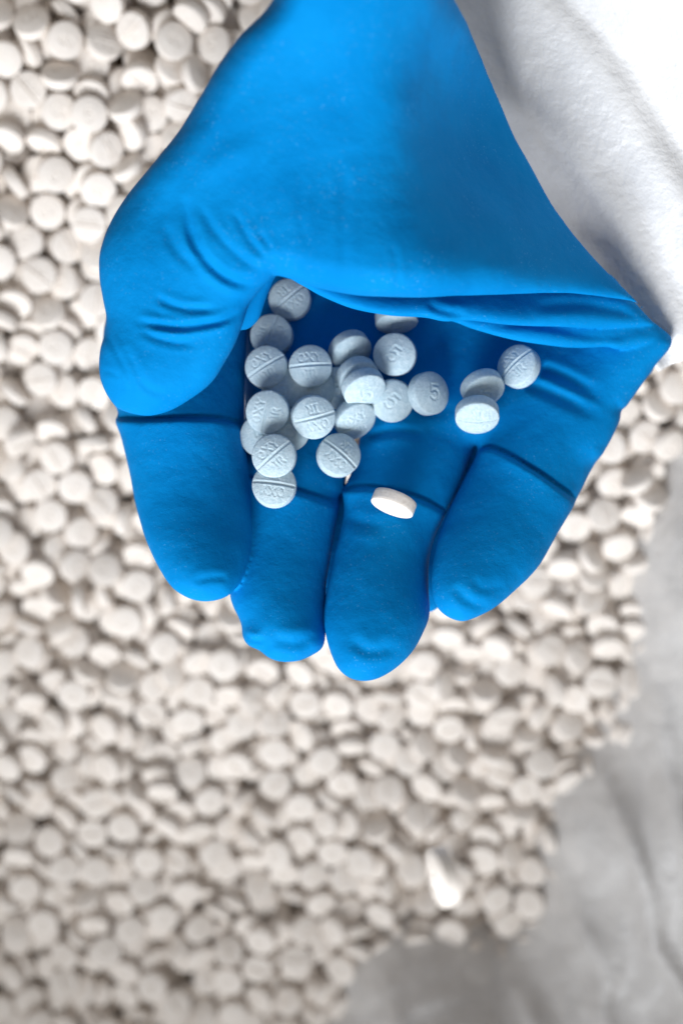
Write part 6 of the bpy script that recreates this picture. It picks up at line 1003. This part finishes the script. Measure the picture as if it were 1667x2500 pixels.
1034,1333,21,-110,-67,102,963,1446,-21,393,100,-892,996,1652,14,147,-8,-716,974,1801,-18,-120,-715,487,980,2063,-58,-239,55,650,933,2150,-14,-259,960,79,1246,770,-15,-51,-14,-987,1253,937,-48,-351,159,-526,
1278,975,-7,647,-658,-91,1167,1279,-11,-923,-334,-184,1297,1371,1,-177,-136,-222,1205,1580,22,-122,155,-575,1249,1709,22,-298,62,-647,1203,1943,-13,100,644,758,1135,2143,-58,48,287,694,1244,2239,19,152,139,695,
1414,613,26,-34,238,-87,1406,748,-3,-347,404,398,1434,890,27,111,144,672,1386,1020,-2,568,344,371,1450,1144,-6,351,-126,907,1432,1335,2,-50,951,149,1340,1593,38,-114,961,-91,1433,1572,18,80,853,167,
1338,1897,-7,-120,54,-711,1343,2036,-17,373,-528,-659,1366,2208,7,-327,-394,768,1563,595,53,-822,99,72,1586,702,54,200,152,675,1641,830,39,-496,52,867,1524,791,32,-68,198,-664,1529,1246,47,323,-191,-864,
1581,1424,25,-100,162,-819,1529,1612,-1,-369,-873,237,1542,1672,46,126,255,895,1423,1961,11,-155,215,130]
D_ = np.array(PILE, float).reshape(-1, 6)
POS = D_[:, :3] / 20.0
QV = D_[:, 3:] / 1000.0
QW = np.sqrt(np.clip(1 - (QV ** 2).sum(1), 0, 1))
def rot_mats(w, v):
    x, y, z = v.T
    return np.stack([1 - 2 * (y * y + z * z), 2 * (x * y - w * z), 2 * (x * z + w * y),
                     2 * (x * y + w * z), 1 - 2 * (x * x + z * z), 2 * (y * z - w * x),
                     2 * (x * z - w * y), 2 * (y * z + w * x), 1 - 2 * (x * x + y * y)], 1).reshape(-1, 3, 3)
ROT = rot_mats(QW, QV)
def where_is(p):
    c = CAM.inverted() @ Vector(p * MM)
    return 833.5 + FPX * c.x / -c.z, 1250 - FPX * c.y / -c.z
VIEW = np.array(CAM.to_3x3())[:, 2]
ONES = 'zero one two three four five six seven eight nine ten eleven twelve thirteen fourteen fifteen sixteen seventeen eighteen nineteen'.split()
TENS = 'none ten twenty thirty forty fifty sixty seventy eighty ninety'.split()
def spell(x):
    n = int(min(max(round(x), 0), 99))
    return ONES[n] if n < 20 else TENS[n // 10] + ('-' + ONES[n % 10] if n % 10 else '')
rnd = random.Random(3)
for k in range(300):
    px, py = where_is(POS[k])
    lean = abs(float(ROT[k][:, 2] @ VIEW))
    pose = 'flat lying' if lean > .93 else 'tilted' if lean > .6 else 'upright'
    if py < 620 and px < 900: where = 'by the thumb side'
    elif px < 330 and py < 1000: where = 'left of the thumb'
    elif px < 560 and py < 1480: where = 'beside the index finger'
    elif px > 1000 and py < 1450: where = 'right of the palm'
    elif py < 1800: where = 'below the fingertips'
    elif px > 1200: where = 'near the liner bag'
    else: where = 'low in the pile'
    label = '%s white tablet %s, %s percent across, %s percent down the photo' % (pose, where, spell(px / 16.67), spell(py / 25))
    o = tablet(label, Matrix.Translation(Vector(POS[k] * MM)) @ Matrix(ROT[k].tolist()).to_4x4() @ Matrix.Rotation(rnd.choice((0, math.pi)), 4, 'X') @ Matrix.Rotation(rnd.uniform(0, 6.28), 4, 'Z'),
           group='off white tablets of the loose pile behind the hand')
def simple_tablet(seg, full):
    th = 2 * np.pi * np.arange(seg) / seg
    prof = [(.03, 1.46), (1.9, 1.32), (RT - .22, 1.0), (RT - .04, .9), (RT, .8), (RT, -.8), (RT - .04, -.9), (RT - .22, -1.0), (1.9, -1.32), (.03, -1.46)]
    if not full: prof = [(.03, 1.46), (RT - .1, .95), (RT, -.8), (.03, -1.46)]
    V = np.concatenate([np.c_[r * np.cos(th), r * np.sin(th), np.full(seg, z)] for r, z in prof])
    i = np.arange(seg); j = (i + 1) % seg
    F = np.concatenate([np.c_[k * seg + i, (k + 1) * seg + i, (k + 1) * seg + j, k * seg + j] for k in range(len(prof) - 1)])
    return V, F
VV_, FF_ = [], []; base = 0
for k0, k1, full in ((300, PILE_SEEN, True), (PILE_SEEN, len(POS), False)):
    v, f = simple_tablet(26 if full else 12, full)
    n = k1 - k0
    W = np.einsum('nij,vj->nvi', ROT[k0:k1], v) + POS[k0:k1][:, None, :]
    VV_.append(W.reshape(-1, 3)); FF_.append((f[None] + (np.arange(n) * len(v))[:, None, None]).reshape(-1, 4) + base); base += n * len(v)
rest = mesh_obj('tablet_pile', np.concatenate(VV_) * MM, np.concatenate(FF_), M_TAB)
tag(rest, 'deep out of focus pile of off white round tablets under and around the hand', 'tablet pile', kind='stuff')
